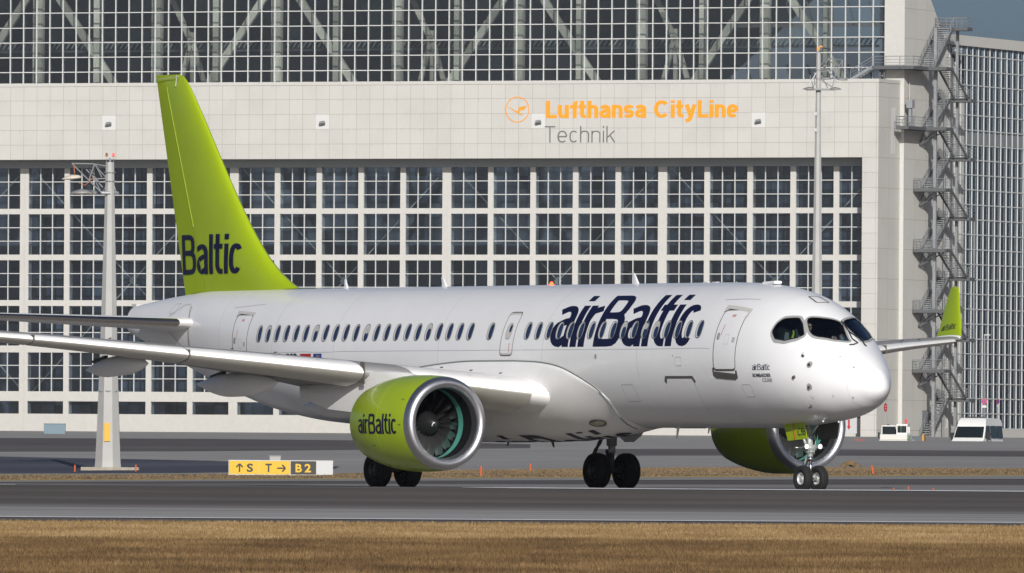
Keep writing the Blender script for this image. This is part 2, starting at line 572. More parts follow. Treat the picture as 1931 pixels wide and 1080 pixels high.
def ln(p, q, ext=120):
    # ground line through two picture points, lengthened both ways -> function X -> Y
    (x0, y0), (x1, y1) = px2g(*p), px2g(*q)
    k = (y1 - y0) / (x1 - x0)
    return lambda X: y0 + k * (X - x0)
def band(f0, f1, x0=-120, x1=120, n=6):
    xs_ = [x0 + (x1 - x0) * i / n for i in range(n + 1)]
    return [(x, f0(x)) for x in xs_] + [(x, f1(x)) for x in xs_[::-1]]
e_near = ln((0, 984.5), (1931, 994))
e_yel = ln((0, 905.5), (1931, 895.8))
def graded(name, stops, warp, rough=.8):
    # asphalt whose tone changes from strip to strip (wear and rubber), edges broken up by long streaks
    m = bpy.data.materials.new(name); m.use_nodes = True
    nt = m.node_tree; b = nt.nodes['Principled BSDF']; b.inputs['Roughness'].default_value = rough; b.inputs['Specular IOR Level'].default_value = .25
    N = nt.nodes.new; Lk = nt.links.new
    tc = N('ShaderNodeTexCoord'); sp = N('ShaderNodeSeparateXYZ'); Lk(tc.outputs['Object'], sp.inputs[0])
    mp = N('ShaderNodeMapping'); mp.inputs['Scale'].default_value = (.035, .35, 1); mp.inputs['Rotation'].default_value = (0, 0, R(7)); Lk(tc.outputs['Object'], mp.inputs[0])
    n = N('ShaderNodeTexNoise'); n.inputs['Scale'].default_value = 1; n.inputs['Detail'].default_value = 7; n.inputs['Roughness'].default_value = .6; Lk(mp.outputs[0], n.inputs[0])
    q = N('ShaderNodeMath'); q.operation = 'MULTIPLY_ADD'; Lk(n.outputs[0], q.inputs[0]); q.inputs[1].default_value = warp; q.inputs[2].default_value = -warp / 2
    tl = N('ShaderNodeMath'); tl.operation = 'MULTIPLY_ADD'; Lk(sp.outputs[0], tl.inputs[0]); tl.inputs[1].default_value = .08; Lk(sp.outputs[1], tl.inputs[2])
    ad = N('ShaderNodeMath'); Lk(tl.outputs[0], ad.inputs[0]); Lk(q.outputs[0], ad.inputs[1])
    lo, hi = stops[0][0], stops[-1][0]
    mr = N('ShaderNodeMapRange'); mr.inputs[1].default_value = lo; mr.inputs[2].default_value = hi; Lk(ad.outputs[0], mr.inputs[0])
    cr = N('ShaderNodeValToRGB'); e = cr.color_ramp.elements
    e[0].position = 0; e[0].color = (*stops[0][1], 1); e[1].position = 1; e[1].color = (*stops[-1][1], 1)
    for y, c in stops[1:-1]:
        z = e.new((y - lo) / (hi - lo)); z.color = (*c, 1)
    Lk(mr.outputs[0], cr.inputs[0])
    n2 = N('ShaderNodeTexNoise'); n2.inputs['Scale'].default_value = 2.0; n2.inputs['Detail'].default_value = 6
    mp2 = N('ShaderNodeMapping'); mp2.inputs['Scale'].default_value = (.10, .9, 1); Lk(tc.outputs['Object'], mp2.inputs[0]); Lk(mp2.outputs[0], n2.inputs[0])
    m2 = N('ShaderNodeMapRange'); m2.inputs[1].default_value = .3; m2.inputs[2].default_value = .7; m2.inputs[3].default_value = .86; m2.inputs[4].default_value = 1.14; Lk(n2.outputs[0], m2.inputs[0])
    hs = N('ShaderNodeHueSaturation'); Lk(cr.outputs[0], hs.inputs['Color']); Lk(m2.outputs[0], hs.inputs['Value'])
    # tyre marks: long dark curves that cross the strips at a shallow angle
    last = hs.outputs[0]
    for rot, sc, th in ((16, .055, .60), (-9, .08, .64), (24, .045, .63)):
        m3 = N('ShaderNodeMapping'); m3.inputs['Rotation'].default_value = (0, 0, R(rot)); m3.inputs['Scale'].default_value = (.012, sc * 6, 1); Lk(tc.outputs['Object'], m3.inputs[0])
        n3 = N('ShaderNodeTexNoise'); n3.inputs['Scale'].default_value = 1.6; n3.inputs['Detail'].default_value = 2; Lk(m3.outputs[0], n3.inputs[0])
        r3 = N('ShaderNodeMapRange'); r3.inputs[1].default_value = th - .05; r3.inputs[2].default_value = th + .02; r3.inputs[3].default_value = 0; r3.inputs[4].default_value = .45; Lk(n3.outputs[0], r3.inputs[0])
        mx = N('ShaderNodeMix'); mx.data_type = 'RGBA'; Lk(r3.outputs[0], mx.inputs[0]); Lk(last, mx.inputs[6]); mx.inputs[7].default_value = (.07, .06, .056, 1); last = mx.outputs[2]
    # slab joints
    br = N('ShaderNodeTexBrick'); br.offset = 0; br.inputs['Scale'].default_value = 1; br.inputs['Brick Width'].default_value = 7.5; br.inputs['Row Height'].default_value = 7.5; br.inputs['Mortar Size'].default_value = .05
    br.inputs['Color1'].default_value = (0, 0, 0, 1); br.inputs['Color2'].default_value = (0, 0, 0, 1); br.inputs['Mortar'].default_value = (1, 1, 1, 1)
    m4 = N('ShaderNodeMapping'); m4.inputs['Rotation'].default_value = (0, 0, R(11)); Lk(tc.outputs['Object'], m4.inputs[0]); Lk(m4.outputs[0], br.inputs['Vector'])
    f4 = N('ShaderNodeMath'); f4.operation = 'MULTIPLY'; Lk(br.outputs['Color'], f4.inputs[0]); f4.inputs[1].default_value = .35
    mx = N('ShaderNodeMix'); mx.data_type = 'RGBA'; Lk(f4.outputs[0], mx.inputs[0]); Lk(last, mx.inputs[6]); mx.inputs[7].default_value = (.08, .07, .065, 1); last = mx.outputs[2]
    Lk(last, b.inputs['Base Color'])
    return m
GL, GB, GM, GDK = (.35, .34, .325), (.090, .077, .067), (.145, .130, .118), (.078, .068, .064)
G_RUN = graded('runway_asphalt', [(215, (.11, .096, .085)), (226.5, (.12, .105, .093)), (229, GL), (258, (.33, .32, .305)), (265, (.22, .205, .19)), (273, GM), (280, (.11, .096, .085)), (285, (.095, .082, .072)), (288, (.125, .11, .098)), (291, GB), (294, (.115, .10, .088)), (297, GB), (301, (.13, .115, .102)), (320, (.27, .26, .25)), (358, (.26, .25, .24)), (366, (.105, .093, .088)), (378, GDK), (383, (.13, .117, .11)), (388, GDK), (440, (.095, .084, .08))], 5)
sheet('taxiway', band(e_near, lambda X: e_yel(X)), G_RUN, .006)
l_near = ln((0, 975.2), (1931, 986.5))
sheet('near_edge_line', band(lambda X: l_near(X) - 1.3, lambda X: l_near(X) + 1.3), M_LINEW, .016)
l_far = ln((880, 919.9), (1931, 926.9))
print('far line', px2g(880, 920.4), px2g(1931, 927))
x0 = px2g(872, 920.4)[0]
lf = lambda X: min(l_far(X), 300.8)
sheet('far_edge_line', [(x0, 299.9), (x0 + 1.5, 299.4), (60, 299.2), (60, 301.2), (x0 + 1.5, 300.9), (x0, 300.2)], M_LINEW, .020)
sheet('far_edge_line', [(-60, 299.6), (px2g(20, 918)[0], 299.8), (px2g(24, 918)[0], 300.4), (-60, 300.8)], M_LINEW, .020)
sheet('edge_strip', band(lambda X: e_yel(X) - 26, lambda X: e_yel(X) - 3), G_LIGHT, .012)
sheet('yellow_guide_line', band(lambda X: 370.5 - .05 * X, lambda X: 371.3 - .05 * X), mat('faded_yellow', (.26, .21, .08), .8), .014)
sheet('yellow_edge_line', band(lambda X: e_yel(X) - 4.5, lambda X: e_yel(X) - .2), M_LINEY, .016)
# apron beyond the grass island
e_gr = [px2g(*p) for p in ((0, 895.5), (330, 894.5), (640, 893), (900, 886), (1280, 881.5), (1600, 881.5), (1931, 884))]
far = [(-400, 1346), (400, 1346)]
edge = [(-300, e_gr[0][1])] + e_gr + [(300, e_gr[-1][1])]
sheet('apron', edge + [(420, 1344), (40, 1344), (-420, 1500)], G_APRON, .006)
sheet('dark_taxi_lane', [px2g(1120, 859.5), px2g(1500, 859), px2g(1931, 861), (120, px2g(1931, 861)[1]), (120, px2g(1931, 850.5)[1]), px2g(1931, 850.5), px2g(1500, 847), px2g(1120, 847)], G_DARK, .016)
sheet('dark_taxi_lane', [(-90, px2g(0, 852)[1]), px2g(0, 852), px2g(400, 851), px2g(700, 848), px2g(1000, 845), px2g(1000, 838), px2g(700, 831), px2g(400, 828), px2g(0, 826), (-90, px2g(0, 826)[1])], G_DARK, .016)
sheet('dark_blue_asphalt', [(-60, px2g(0, 893)[1]), px2g(0, 893), px2g(330, 892), px2g(560, 889), px2g(640, 880), px2g(400, 869), px2g(0, 861), (-60, px2g(0, 861)[1])], G_NAVY, .016)

# ---- grass blades on the near verge and the island
def grass(name, area, count, hgt, m, seed, colors):
    rnd = random.Random(seed)
    vs, fs = [], []
    (x0_, x1_, y0_, y1_) = area
    for _ in range(count):
        Y = y0_ + (y1_ - y0_) * rnd.random()
        X = x0_(Y) + (x1_(Y) - x0_(Y)) * rnd.random()
        if colors(X, Y) < rnd.random(): continue
        z = zg(X, Y)
        for q in range(3):
            a = rnd.random() * 6.28; h = hgt(X, Y) * (.5 + rnd.random()); w = .006 + .008 * rnd.random()
            dx, dy = math.cos(a) * w, math.sin(a) * w
            lx, ly = (rnd.random() - .5) * h * 1.1, (rnd.random() - .5) * h * 1.1
            px_, py_ = X + (rnd.random() - .5) * .07, Y + (rnd.random() - .5) * .07
            i = len(vs)
            vs += [(px_ - dx, py_ - dy, z - .01), (px_ + dx, py_ + dy, z - .01), (px_ + lx, py_ + ly, z + h)]
            fs.append((i, i + 1, i + 2))
    me = bpy.data.meshes.new(name); me.from_pydata(vs, [], fs); me.materials.append(m)
    o = bpy.data.objects.new(name, me); col.objects.link(o)
    return o
def blade_mat(name, cs):
    m = ground_mat(name, cs, .55, (1, .35, 1), .8, fine=(60, (1, 1, 1), .5))
    return m
B1 = blade_mat('straw_grass', [(.15, .092, .036), (.255, .168, .075), (.36, .255, .125)])
B3 = blade_mat('island_grass', [(.13, .088, .046), (.20, .14, .075), (.27, .195, .11)])
B2 = blade_mat('brown_grass', [(.062, .037, .016), (.14, .084, .035), (.24, .152, .066)])
fx = lambda Y: Y * 1000 / 22880 + 3.5
edge_n = lambda X: e_near(X) - .3
def swale(X, Y):   # browner, longer growth in the dip nearer the camera
    q = 167 + 3 * math.sin(X * .55 + 1) + 1.2 * math.sin(X * 1.9)
    return q
g1 = grass('dry_grass', (lambda Y: -fx(Y), fx, 158, 226), 95000, lambda X, Y: .05, B1, 3, lambda X, Y: 1.0 if (Y < edge_n(X) and Y > swale(X, Y)) else 0)
tag(g1, 'short straw-coloured grass beside the taxiway edge', 'grass', kind='stuff')
g2 = grass('dry_grass', (lambda Y: -fx(Y), fx, 112, 172), 130000, lambda X, Y: .065, B2, 4, lambda X, Y: 1.0 if Y <= swale(X, Y) + .8 else 0)
tag(g2, 'longer brown grass along the bottom of the picture', 'grass', kind='stuff')
def isl(X, Y):
    yy = None
    if Y < e_yel(X) + .5: return 0
    for i in range(len(edge) - 1):
        if edge[i][0] <= X <= edge[i + 1][0]:
            a = (X - edge[i][0]) / (edge[i + 1][0] - edge[i][0]); yy = edge[i][1] * (1 - a) + edge[i + 1][1] * a
    return 1.0 if yy and Y < yy else 0
g3 = grass('dry_grass', (lambda Y: -fx(Y), fx, 380, 640), 52000, lambda X, Y: .045, B3, 5, isl)
tag(g3, 'strip of dry grass between the taxiway and the apron', 'grass', kind='stuff')
bm = bmesh.new()
rnd = random.Random(11)
X0, Y0 = px2g(1602, 880)
for k in range(40):
    a = rnd.random() * 6.28; r_ = rnd.random() * .5
    obox(bm, (X0 + r_ * math.cos(a), Y0 + r_ * math.sin(a), zg(X0, Y0) + (.5 - r_) * .5), (.10, .03 * rnd.random(), 0), (0, .10, 0), (.03, 0, .08))
o = obj('soil_heap', bm, G_GRASS); tag(o, 'small brown heap of earth on the grass strip', 'heap')

# ---- marker stakes
M_ORANGE = mat('orange_marker', (.55, .10, .035), .6)
def stake(u, v, Yh, h, lab, lean=0, w=.035):
    a = u - 965.5; b = v - 540
    uu = 965.5 + a + .0068 * b
    X = (uu - 965.5) / 22880 * Yh
    bm = bmesh.new()
    z = zg(X, Yh)
    tube(bm, [(0, 0, -.05), (lean, 0, h)], [w, w], 8)
    tube(bm, [(0, 0, -.02), (0, 0, .02)], w * 2, 8)
    o = obj('marker_stake', bm, M_ORANGE)
    o.location = (X, Yh, z)
    tag(o, lab, 'marker', 'orange marker stakes along the taxiway')
stake(1647, 892, 440, .30, 'leaning orange stake in the grass right of the nose wheel', -.07)
stake(1542, 890, 470, .22, 'orange stake behind the far engine intake')
stake(907, 897, 440, .34, 'orange stake in the grass between the engine and the main wheels')
stake(1000, 886, 520, .30, 'faint orange stake on the apron edge left of the main wheels')
stake(141, 895, 560, .32, 'orange stake at the left end of the mast foundation')
stake(256, 895, 560, .32, 'orange stake at the right end of the mast foundation')
stake(1713, 926, 331, .10, 'tallest of the three orange pegs on the taxiway edge', 0, .02)
stake(1685, 926, 333, .05, 'left low orange peg on the taxiway edge', 0, .03)
stake(1760, 926, 333, .05, 'right low orange peg on the taxiway edge', 0, .03)

# ---- taxi sign
SY = 455.0
sg = empty('taxiway_sign', (-10.56, SY, zg(-9, SY)), 0, 'low yellow and black airfield guidance sign with arrows', 'sign')
SB = .02; SH_ = .56
M_YEL = mat('sign_yellow', (.60, .37, .004), .5)
M_BLK = mat('sign_black', (.012, .012, .012), .5)
M_WHT = mat('sign_white', (.48, .49, .49), .6)
for nm, a, b, m in (('sign_panel', 0, 1.12, M_YEL), ('sign_panel', 1.14, 2.29, M_YEL), ('sign_panel', 2.31, 3.26, M_BLK), ('blank_panel', 3.28, 3.88, M_WHT)):
    bm = bmesh.new(); box(bm, a, b, -.06, .06, SB + .02, SH_ - .02)
    p = obj(nm, bm, m, sg)
bm = bmesh.new(); box(bm, -.02, 3.90, -.05, .05, SH_ - .018, SH_ + .01); box(bm, -.02, 3.90, -.05, .05, SB - .01, SB + .018)
for a in (-.015, 1.13, 2.30, 3.27, 3.885): box(bm, a - .008, a + .008, -.055, .055, SB, SH_)
for a in (.3, 1.7, 2.8, 3.6): box(bm, a - .03, a + .03, -.03, .03, -.25, SB)
obj('sign_frame', bm, M_WHT, sg)
def sfont(text, x, z, w, h, m, bold=.03):
    b = font_bm(text, w, h, bold, None, None, lambda a, c, off: Vector((x + a, -.066 - off, z + c)), .0)
    return obj('sign_lettering', b, m, sg)
def sarrow(x, z, up):
    b = bmesh.new()
    t = .028
    def seg(p, q):
        d = (Vector(q) - Vector(p)).normalized(); n = Vector((-d.y, d.x)) * t
        vs = [b.verts.new((x + c.x, -.066 - .001 * seg.k, z + c.y)) for c in (Vector(p) + n, Vector(q) + n, Vector(q) - n, Vector(p) - n)]
        seg.k += 1; b.faces.new(vs)
    seg.k = 0
    if up: seg((.12, 0), (.12, .30)); seg((.12, .31), (.0, .18)); seg((.12, .31), (.24, .18))
    else: seg((0, .15), (.30, .15)); seg((.31, .15), (.19, .28)); seg((.31, .15), (.19, .02))
    obj('sign_arrow', b, M_BLK, sg)
sarrow(.27, .12, True); sfont('S', .66, .12, .24, .32, M_BLK)
sfont('T', 1.36, .12, .24, .32, M_BLK); sarrow(1.80, .12, False)
sfont('B', 2.49, .12, .24, .32, M_YEL); sfont('2', 2.83, .12, .24, .32, M_YEL)
# white box behind the sign
bm = bmesh.new(); box(bm, -.28, .28, -.2, .2, 0, .42); box(bm, -.31, .31, -.23, .23, .42, .46)
o = obj('electrical_cabinet', bm, mat('cabinet_pale', (.34, .34, .33), .7)); X_, Y_ = px2g(519, 876); o.location = (X_, Y_, zg(X_, Y_)); o.scale = (1, 1, 1); tag(o, 'small white cabinet standing behind the yellow sign', 'cabinet')

# ================================================================= hangar
def grid_mat(name, color, joint, bw, bh, offx, offz, mortar=.024, stain=.10, rough=.7, side=False):
    m = bpy.data.materials.new(name); m.use_nodes = True
    nt = m.node_tree; b = nt.nodes['Principled BSDF']; b.inputs['Roughness'].default_value = rough
    N = nt.nodes.new; Lk = nt.links.new
    tc = N('ShaderNodeTexCoord'); sp = N('ShaderNodeSeparateXYZ'); Lk(tc.outputs['Object'], sp.inputs[0])
    ad = N('ShaderNodeMath'); ad.operation = 'ADD'; Lk(sp.outputs['Y' if side else 'X'], ad.inputs[0]); ad.inputs[1].default_value = offx
    az = N('ShaderNodeMath'); az.operation = 'ADD'; Lk(sp.outputs['Z'], az.inputs[0]); az.inputs[1].default_value = offz
    cb = N('ShaderNodeCombineXYZ'); Lk(ad.outputs[0], cb.inputs[0]); Lk(az.outputs[0], cb.inputs[1])
    br = N('ShaderNodeTexBrick'); br.offset = 0; br.squash = 1
    br.inputs['Scale'].default_value = 1; br.inputs['Mortar Size'].default_value = mortar; br.inputs['Mortar Smooth'].default_value = .3
    br.inputs['Brick Width'].default_value = bw; br.inputs['Row Height'].default_value = bh; br.inputs['Bias'].default_value = 0
    br.inputs['Color1'].default_value = (*color, 1); br.inputs['Color2'].default_value = (*[c * .955 for c in color], 1); br.inputs['Mortar'].default_value = (*joint, 1)
    Lk(cb.outputs[0], br.inputs['Vector'])
    # dirt that runs down from each joint
    mp = N('ShaderNodeMapping'); mp.inputs['Scale'].default_value = (2.2, .16, 1); Lk(cb.outputs[0], mp.inputs[0])
    n = N('ShaderNodeTexNoise'); n.inputs['Scale'].default_value = 1.6; n.inputs['Detail'].default_value = 6; Lk(mp.outputs[0], n.inputs[0])
    fr = N('ShaderNodeMath'); fr.operation = 'DIVIDE'; Lk(az.outputs[0], fr.inputs[0]); fr.inputs[1].default_value = bh
    f2 = N('ShaderNodeMath'); f2.operation = 'FRACT'; Lk(fr.outputs[0], f2.inputs[0])
    pw = N('ShaderNodeMath'); pw.operation = 'POWER'; Lk(f2.outputs[0], pw.inputs[0]); pw.inputs[1].default_value = 5
    mr = N('ShaderNodeMapRange'); mr.inputs[1].default_value = .48; mr.inputs[2].default_value = .72; Lk(n.outputs[0], mr.inputs[0])
    mu = N('ShaderNodeMath'); mu.operation = 'MULTIPLY'; Lk(pw.outputs[0], mu.inputs[0]); Lk(mr.outputs[0], mu.inputs[1])
    n2 = N('ShaderNodeTexNoise'); n2.inputs['Scale'].default_value = .22; n2.inputs['Detail'].default_value = 5; Lk(cb.outputs[0], n2.inputs[0])
    m2 = N('ShaderNodeMapRange'); m2.inputs[1].default_value = .3; m2.inputs[2].default_value = .7; m2.inputs[3].default_value = -.3; m2.inputs[4].default_value = .45; Lk(n2.outputs[0], m2.inputs[0])
    a2 = N('ShaderNodeMath'); a2.operation = 'ADD'; Lk(mu.outputs[0], a2.inputs[0]); Lk(m2.outputs[0], a2.inputs[1])
    m3 = N('ShaderNodeMath'); m3.operation = 'MULTIPLY'; m3.use_clamp = True; Lk(a2.outputs[0], m3.inputs[0]); m3.inputs[1].default_value = stain * 2.2
    mx = N('ShaderNodeMix'); mx.data_type = 'RGBA'; Lk(m3.outputs[0], mx.inputs[0]); Lk(br.outputs[0], mx.inputs[6]); mx.inputs[7].default_value = (color[0] * .50, color[1] * .46, color[2] * .40, 1)
    Lk(mx.outputs[2], b.inputs['Base Color'])
    return m
WALLC = (.51, .503, .472)
M_PANEL = grid_mat('hangar_panels_front', WALLC, (.29, .27, .24), 1.645, 1.68, .245, 33.6 - 30.97, stain=.13)
M_PANELS = grid_mat('hangar_panels_side', WALLC, (.27, .25, .215), 3.6, 1.68 * 2, .3, 33.6 - 30.97, stain=.10, side=True)
M_FRAME = mat('hangar_white_frame', (.505, .498, .47), .6, noise=.04, nscale=2)
M_MULL = mat('glazing_bar', (.50, .51, .50), .5)
M_BEAM = mat('door_head_beam', (.33, .35, .37), .6)
M_TRUSS = mat('interior_truss', (.48, .475, .41), .7, noise=.06, nscale=2)

M_GLB = glass('side_glass', (.72, .78, .84), .06)
M_IN = mat('hangar_interior', (.085, .108, .145), .9)  # haze lightness behind the far glass is put into this wall colour
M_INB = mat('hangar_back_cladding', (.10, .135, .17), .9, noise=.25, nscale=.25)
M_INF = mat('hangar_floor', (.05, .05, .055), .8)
M_BLUEW = mat('painted_glass_blue', (.065, .09, .125), .5, noise=.25, nscale=.3)  # sky blue seen in the door glass, painted on an added panel
M_BDARK = mat('added_backing_bars', (.012, .015, .02), .8)
M_STEEL = mat('galvanised_steel', (.27, .285, .30), .5, .3, noise=.15, nscale=3)
M_STEELD = mat('dark_steel', (.10, .105, .11), .6, .2)
M_GATE = mat('grille_grey', (.20, .21, .22), .6)
M_ORNG = mat('orange_lettering', (.78, .31, .012), .6)
M_GRYL = mat('grey_lettering', (.13, .14, .14), .6)
M_CLEAN = mat('clean_panel', (.58, .58, .57), .6)
hg = empty('hangar', (40.5, 1345.0, 3.35), R(-22), 'huge white hangar with gridded glass doors and orange and grey lettering', 'hangar')

XL = -135.0
M_GLS = glass('hangar_glass', (.86, .88, .88), .05, cell=(hg, 1.648, 1.69, 3.24, -39.48))
M_GLD = glass('door_glass', (.76, .80, .84), .055, cell=(hg, 1.53, 1.53, 26.37, -4.6))
# fascia with its five rows of panels
bm = bmesh.new(); box(bm, XL, 0, 0, 6.88, 30.97, 39.3)
obj('fascia', bm, M_PANEL, hg)
bm = bmesh.new(); box(bm, XL, .06, -.07, 6.7, 39.303, 39.68)
obj('cornice', bm, M_FRAME, hg)
bm = bmesh.new(); box(bm, -1.9, -.003, .003, 6.88, -1, 30.967)
obj('corner_pier', bm, M_PANEL, hg)
bm = bmesh.new(); box(bm, 0.0, .004, .006, 6.85, -1, 39.3); obj('side_cladding', bm, M_PANELS, hg)
bm = bmesh.new()
prism(bm, [(6.9, -1), (26.5, -1), (26.5, 38.8), (18.2, 46.4), (15.4, 49.0), (10.5, 53.5), (6.9, 53.5)], -1.89, .49, plane='YZ'); recalc(bm)
obj('stair_tower_wall', bm, M_PANELS, hg)
bm = bmesh.new(); box(bm, -1.888, .492, 6.88, 6.898, 39.7, 53); box(bm, .01, .492, 6.88, 6.898, -1, 39.7)
obj('tower_front_cladding', bm, M_FRAME, hg)

# upper glazing
ZR = [39.9, 41.17, 42.86, 44.56, 46.25, 47.95, 49.64, 51.3]
bm = bmesh.new()
x = -3.24 - .0
nb = 0
while x > XL:
    box(bm, x - .05, x + .05, 6.78, 6.93, 39.72, 52.0); x -= 1.648
for z in ZR[1:]: box(bm, XL, -1.9, 6.76, 6.95, z - .05, z + .05)
obj('glazing_bars', bm, M_MULL, hg)
bm = bmesh.new(); box(bm, XL, -1.9, 6.98, 7.0, 39.72, 52.0)
obj('upper_glazing', bm, M_GLS, hg)
# posts and diagonals of the girder behind the glass
POST = [-9.75 - 7.44 * k for k in range(16)]
for k, x in enumerate(POST):
    w = .36 if k % 2 == 0 else .54
    bm = bmesh.new(); box(bm, x - w, x + w, 9.3, 10.1, 39.0, 53.0)
    if w > .5: box(bm, x + w - .02, x + w + .06, 9.5, 10.1, 39.0, 53.0)
    obj('girder_post', bm, M_TRUSS, hg)
def bar(bm, p, q, w, d):
    p, q = Vector(p), Vector(q)
    dr = (q - p).normalized()
    obox(bm, (p + q) / 2, dr * (q - p).length / 2, (0, d, 0), dr.cross(Vector((0, 1, 0))) * w)
for k in range(5):
    xa = -16.9 - k * 29.76
    for sg_ in (1, -1):
        bm = bmesh.new()
        bar(bm, (xa + .5 * sg_, 10.3, 52.0), (xa + 10.6 * sg_, 10.3, 37.6), .42, .25)
        obj('girder_diagonal', bm, M_TRUSS, hg)
    xb = xa - 13.6
    bm = bmesh.new()
    bar(bm, (xb - 4.0, 16, 53.0), (xb + .1, 16, 44.6), .30, .2); bar(bm, (xb, 16, 45.2), (xb - 1.9, 16, 38), .26, .2); bar(bm, (xb, 16, 45.2), (xb + 2.3, 16, 38), .26, .2)
    bar(bm, (xb, 16.3, 46), (xb, 16.3, 38), .22, .2)
    obj('inner_bracing', bm, M_TRUSS, hg)
# inside: catwalk, joists, back wall, floor, roof
bm = bmesh.new(); box(bm, XL, -2, 22, 23, 44.0, 44.25); box(bm, XL, -2, 22, 23, 45.0, 45.1)
x = -3
while x > XL:
    bar(bm, (x, 21.8, 44.3), (x + .5, 21.8, 45.0), .08, .1); x -= .62
obj('catwalk', bm, mat('catwalk_steel', (.22, .24, .24), .7), hg)
bm = bmesh.new(); box(bm, XL, -2, 30, 30.3, 46.6, 47.0)
x = -4
while x > XL:
    bar(bm, (x, 29.8, 46.9), (x - .8, 29.8, 49.5), .07, .1); x -= 2.5
obj('roof_joists', bm, M_STEELD, hg)
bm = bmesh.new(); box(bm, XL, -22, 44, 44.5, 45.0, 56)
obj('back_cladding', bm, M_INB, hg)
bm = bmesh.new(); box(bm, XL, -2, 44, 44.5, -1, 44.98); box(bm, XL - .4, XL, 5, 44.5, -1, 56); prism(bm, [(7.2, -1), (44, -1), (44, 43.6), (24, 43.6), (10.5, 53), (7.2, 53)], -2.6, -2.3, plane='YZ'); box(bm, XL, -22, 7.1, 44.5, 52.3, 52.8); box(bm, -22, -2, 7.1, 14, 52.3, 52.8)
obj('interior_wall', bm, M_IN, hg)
bm = bmesh.new(); box(bm, XL, -2, 4.5, 44, -.1, -.02)
obj('hall_floor', bm, M_INF, hg)

# doors
ROWS = [(25.46, 30.06), (20.22, 24.84), (15.02, 19.58), (9.82, 14.36), (4.6, 9.04)]
DY = 3.2
def window_bm(w, h, n=3):
    bm = bmesh.new()
    for i in range(1, n): box(bm, w * i / n - .045, w * i / n + .045, DY + .02, DY + .14, 0, h)
    for i in range(1, n): box(bm, 0, w, DY + .004, DY + .12, h * i / n - .045, h * i / n + .045)
    box(bm, 0, w, DY + .17, DY + .185, 0, h, 1)
    return bm
CW, CP = 4.50, 5.14
proto = {}
for r, (z0, z1) in enumerate(ROWS):
    me = bpy.data.meshes.new('window'); b = window_bm(CW, z1 - z0); b.to_mesh(me); b.free(); me.materials.append(M_MULL); me.materials.append(M_GLD); proto[r] = me
me_low = bpy.data.meshes.new('window'); b = bmesh.new(); box(b, 0, CW, DY + .17, DY + .185, 0, 1.44, 0); b.to_mesh(me_low); b.free(); me_low.materials.append(M_GLD)
WORD = ['rightmost', 'second from the right', 'third from the right', 'fourth from the right', 'leftmost']
for k in range(5):
    xs_ = -26.37 - 26.1 * k
    cells = range(5) if k < 4 else (3, 4)
    x0_ = xs_ - .46 if k < 4 else xs_ + 3 * CP - .6
    x1_ = xs_ + 5 * CP - .02 if k else -1.0
    bm = bmesh.new()
    for j in list(cells) + [5]:
        a = xs_ + j * CP - (CP - CW); b_ = xs_ + j * CP
        if j == 0: a = x0_
        if j == 5: b_ = x1_ - .02; a = xs_ + 4 * CP + CW
        if b_ > a: box(bm, a, b_, DY, DY + 1.0, 0, 30.08)
    for (z0, z1) in [(ROWS[i + 1][1], ROWS[i][0]) for i in range(4)] + [(3.48, 4.6), (-.6, 2.04)]:
        box(bm, x0_ + .003, x1_ - .005, DY + .003, DY + .9, z0, z1)
    dr = obj('hangar_door', bm, M_FRAME, hg)
    dr['label'] = WORD[k] + ' sliding door leaf of the hangar'
    for j in cells:
        for r, (z0, z1) in enumerate(ROWS):
            o = bpy.data.objects.new('window', proto[r]); col.objects.link(o); o.parent = dr; o.location = (xs_ + j * CP, 0, z0)
        o = bpy.data.objects.new('window', me_low); col.objects.link(o); o.parent = dr; o.location = (xs_ + j * CP, 0, 2.04)
    bm = bmesh.new()
    bar(bm, (xs_ + .1, DY + 1.1, 30.0), (xs_ + 25.1, DY + 1.1, 4.6), .055, .05); bar(bm, (xs_ + 25.1, DY + 1.25, 30.0), (xs_ + .1, DY + 1.25, 4.6), .055, .05)
    obox(bm, (xs_ + 12.5, DY + 1.4, 17.3), (.24, 0, .24), (0, .05, 0), (-.24, 0, .24))
    obj('cross_brace', bm, M_TRUSS, dr)
    if k in (0, 3):      # lattice added behind; the blue of sky in the glass is painted on its panel
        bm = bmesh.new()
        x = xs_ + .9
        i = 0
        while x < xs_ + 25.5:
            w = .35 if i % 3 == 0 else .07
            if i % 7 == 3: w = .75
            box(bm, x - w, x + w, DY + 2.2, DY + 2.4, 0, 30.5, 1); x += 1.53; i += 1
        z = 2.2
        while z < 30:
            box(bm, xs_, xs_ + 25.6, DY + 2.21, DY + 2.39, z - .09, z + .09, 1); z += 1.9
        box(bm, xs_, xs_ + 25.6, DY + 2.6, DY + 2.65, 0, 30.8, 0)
        obj('added_backing', bm, [M_BLUEW, M_BDARK], dr)
bm = bmesh.new(); box(bm, XL, -1.95, DY - .05, DY + 1.2, 30.1, 30.96); obj('door_head', bm, M_BEAM, hg)
bm = bmesh.new(); box(bm, -1.95, -1.2, DY - .2, DY + 1.6, -1, 30.1); obj('door_jamb', bm, M_GATE, hg)

# wall floodlights on clean replacement panels
for k, x in enumerate((-93.28, -66.9, -40.62, -14.25)):
    bm = bmesh.new(); box(bm, x - .80, x + .84, -.012, .0, 34.34, 35.99); p = obj('clean_panel', bm, M_CLEAN, hg)
    bm = bmesh.new()
    obox(bm, (x + .12, -.34, 35.0), (.29, 0, .05), (0, .20, -.10), (-.02, .07, .13))
    obox(bm, (x + .1, -.12, 35.02), (.10, 0, 0), (0, .13, 0), (0, 0, .06))
    obj('wall_floodlight', bm, M_GATE, p)

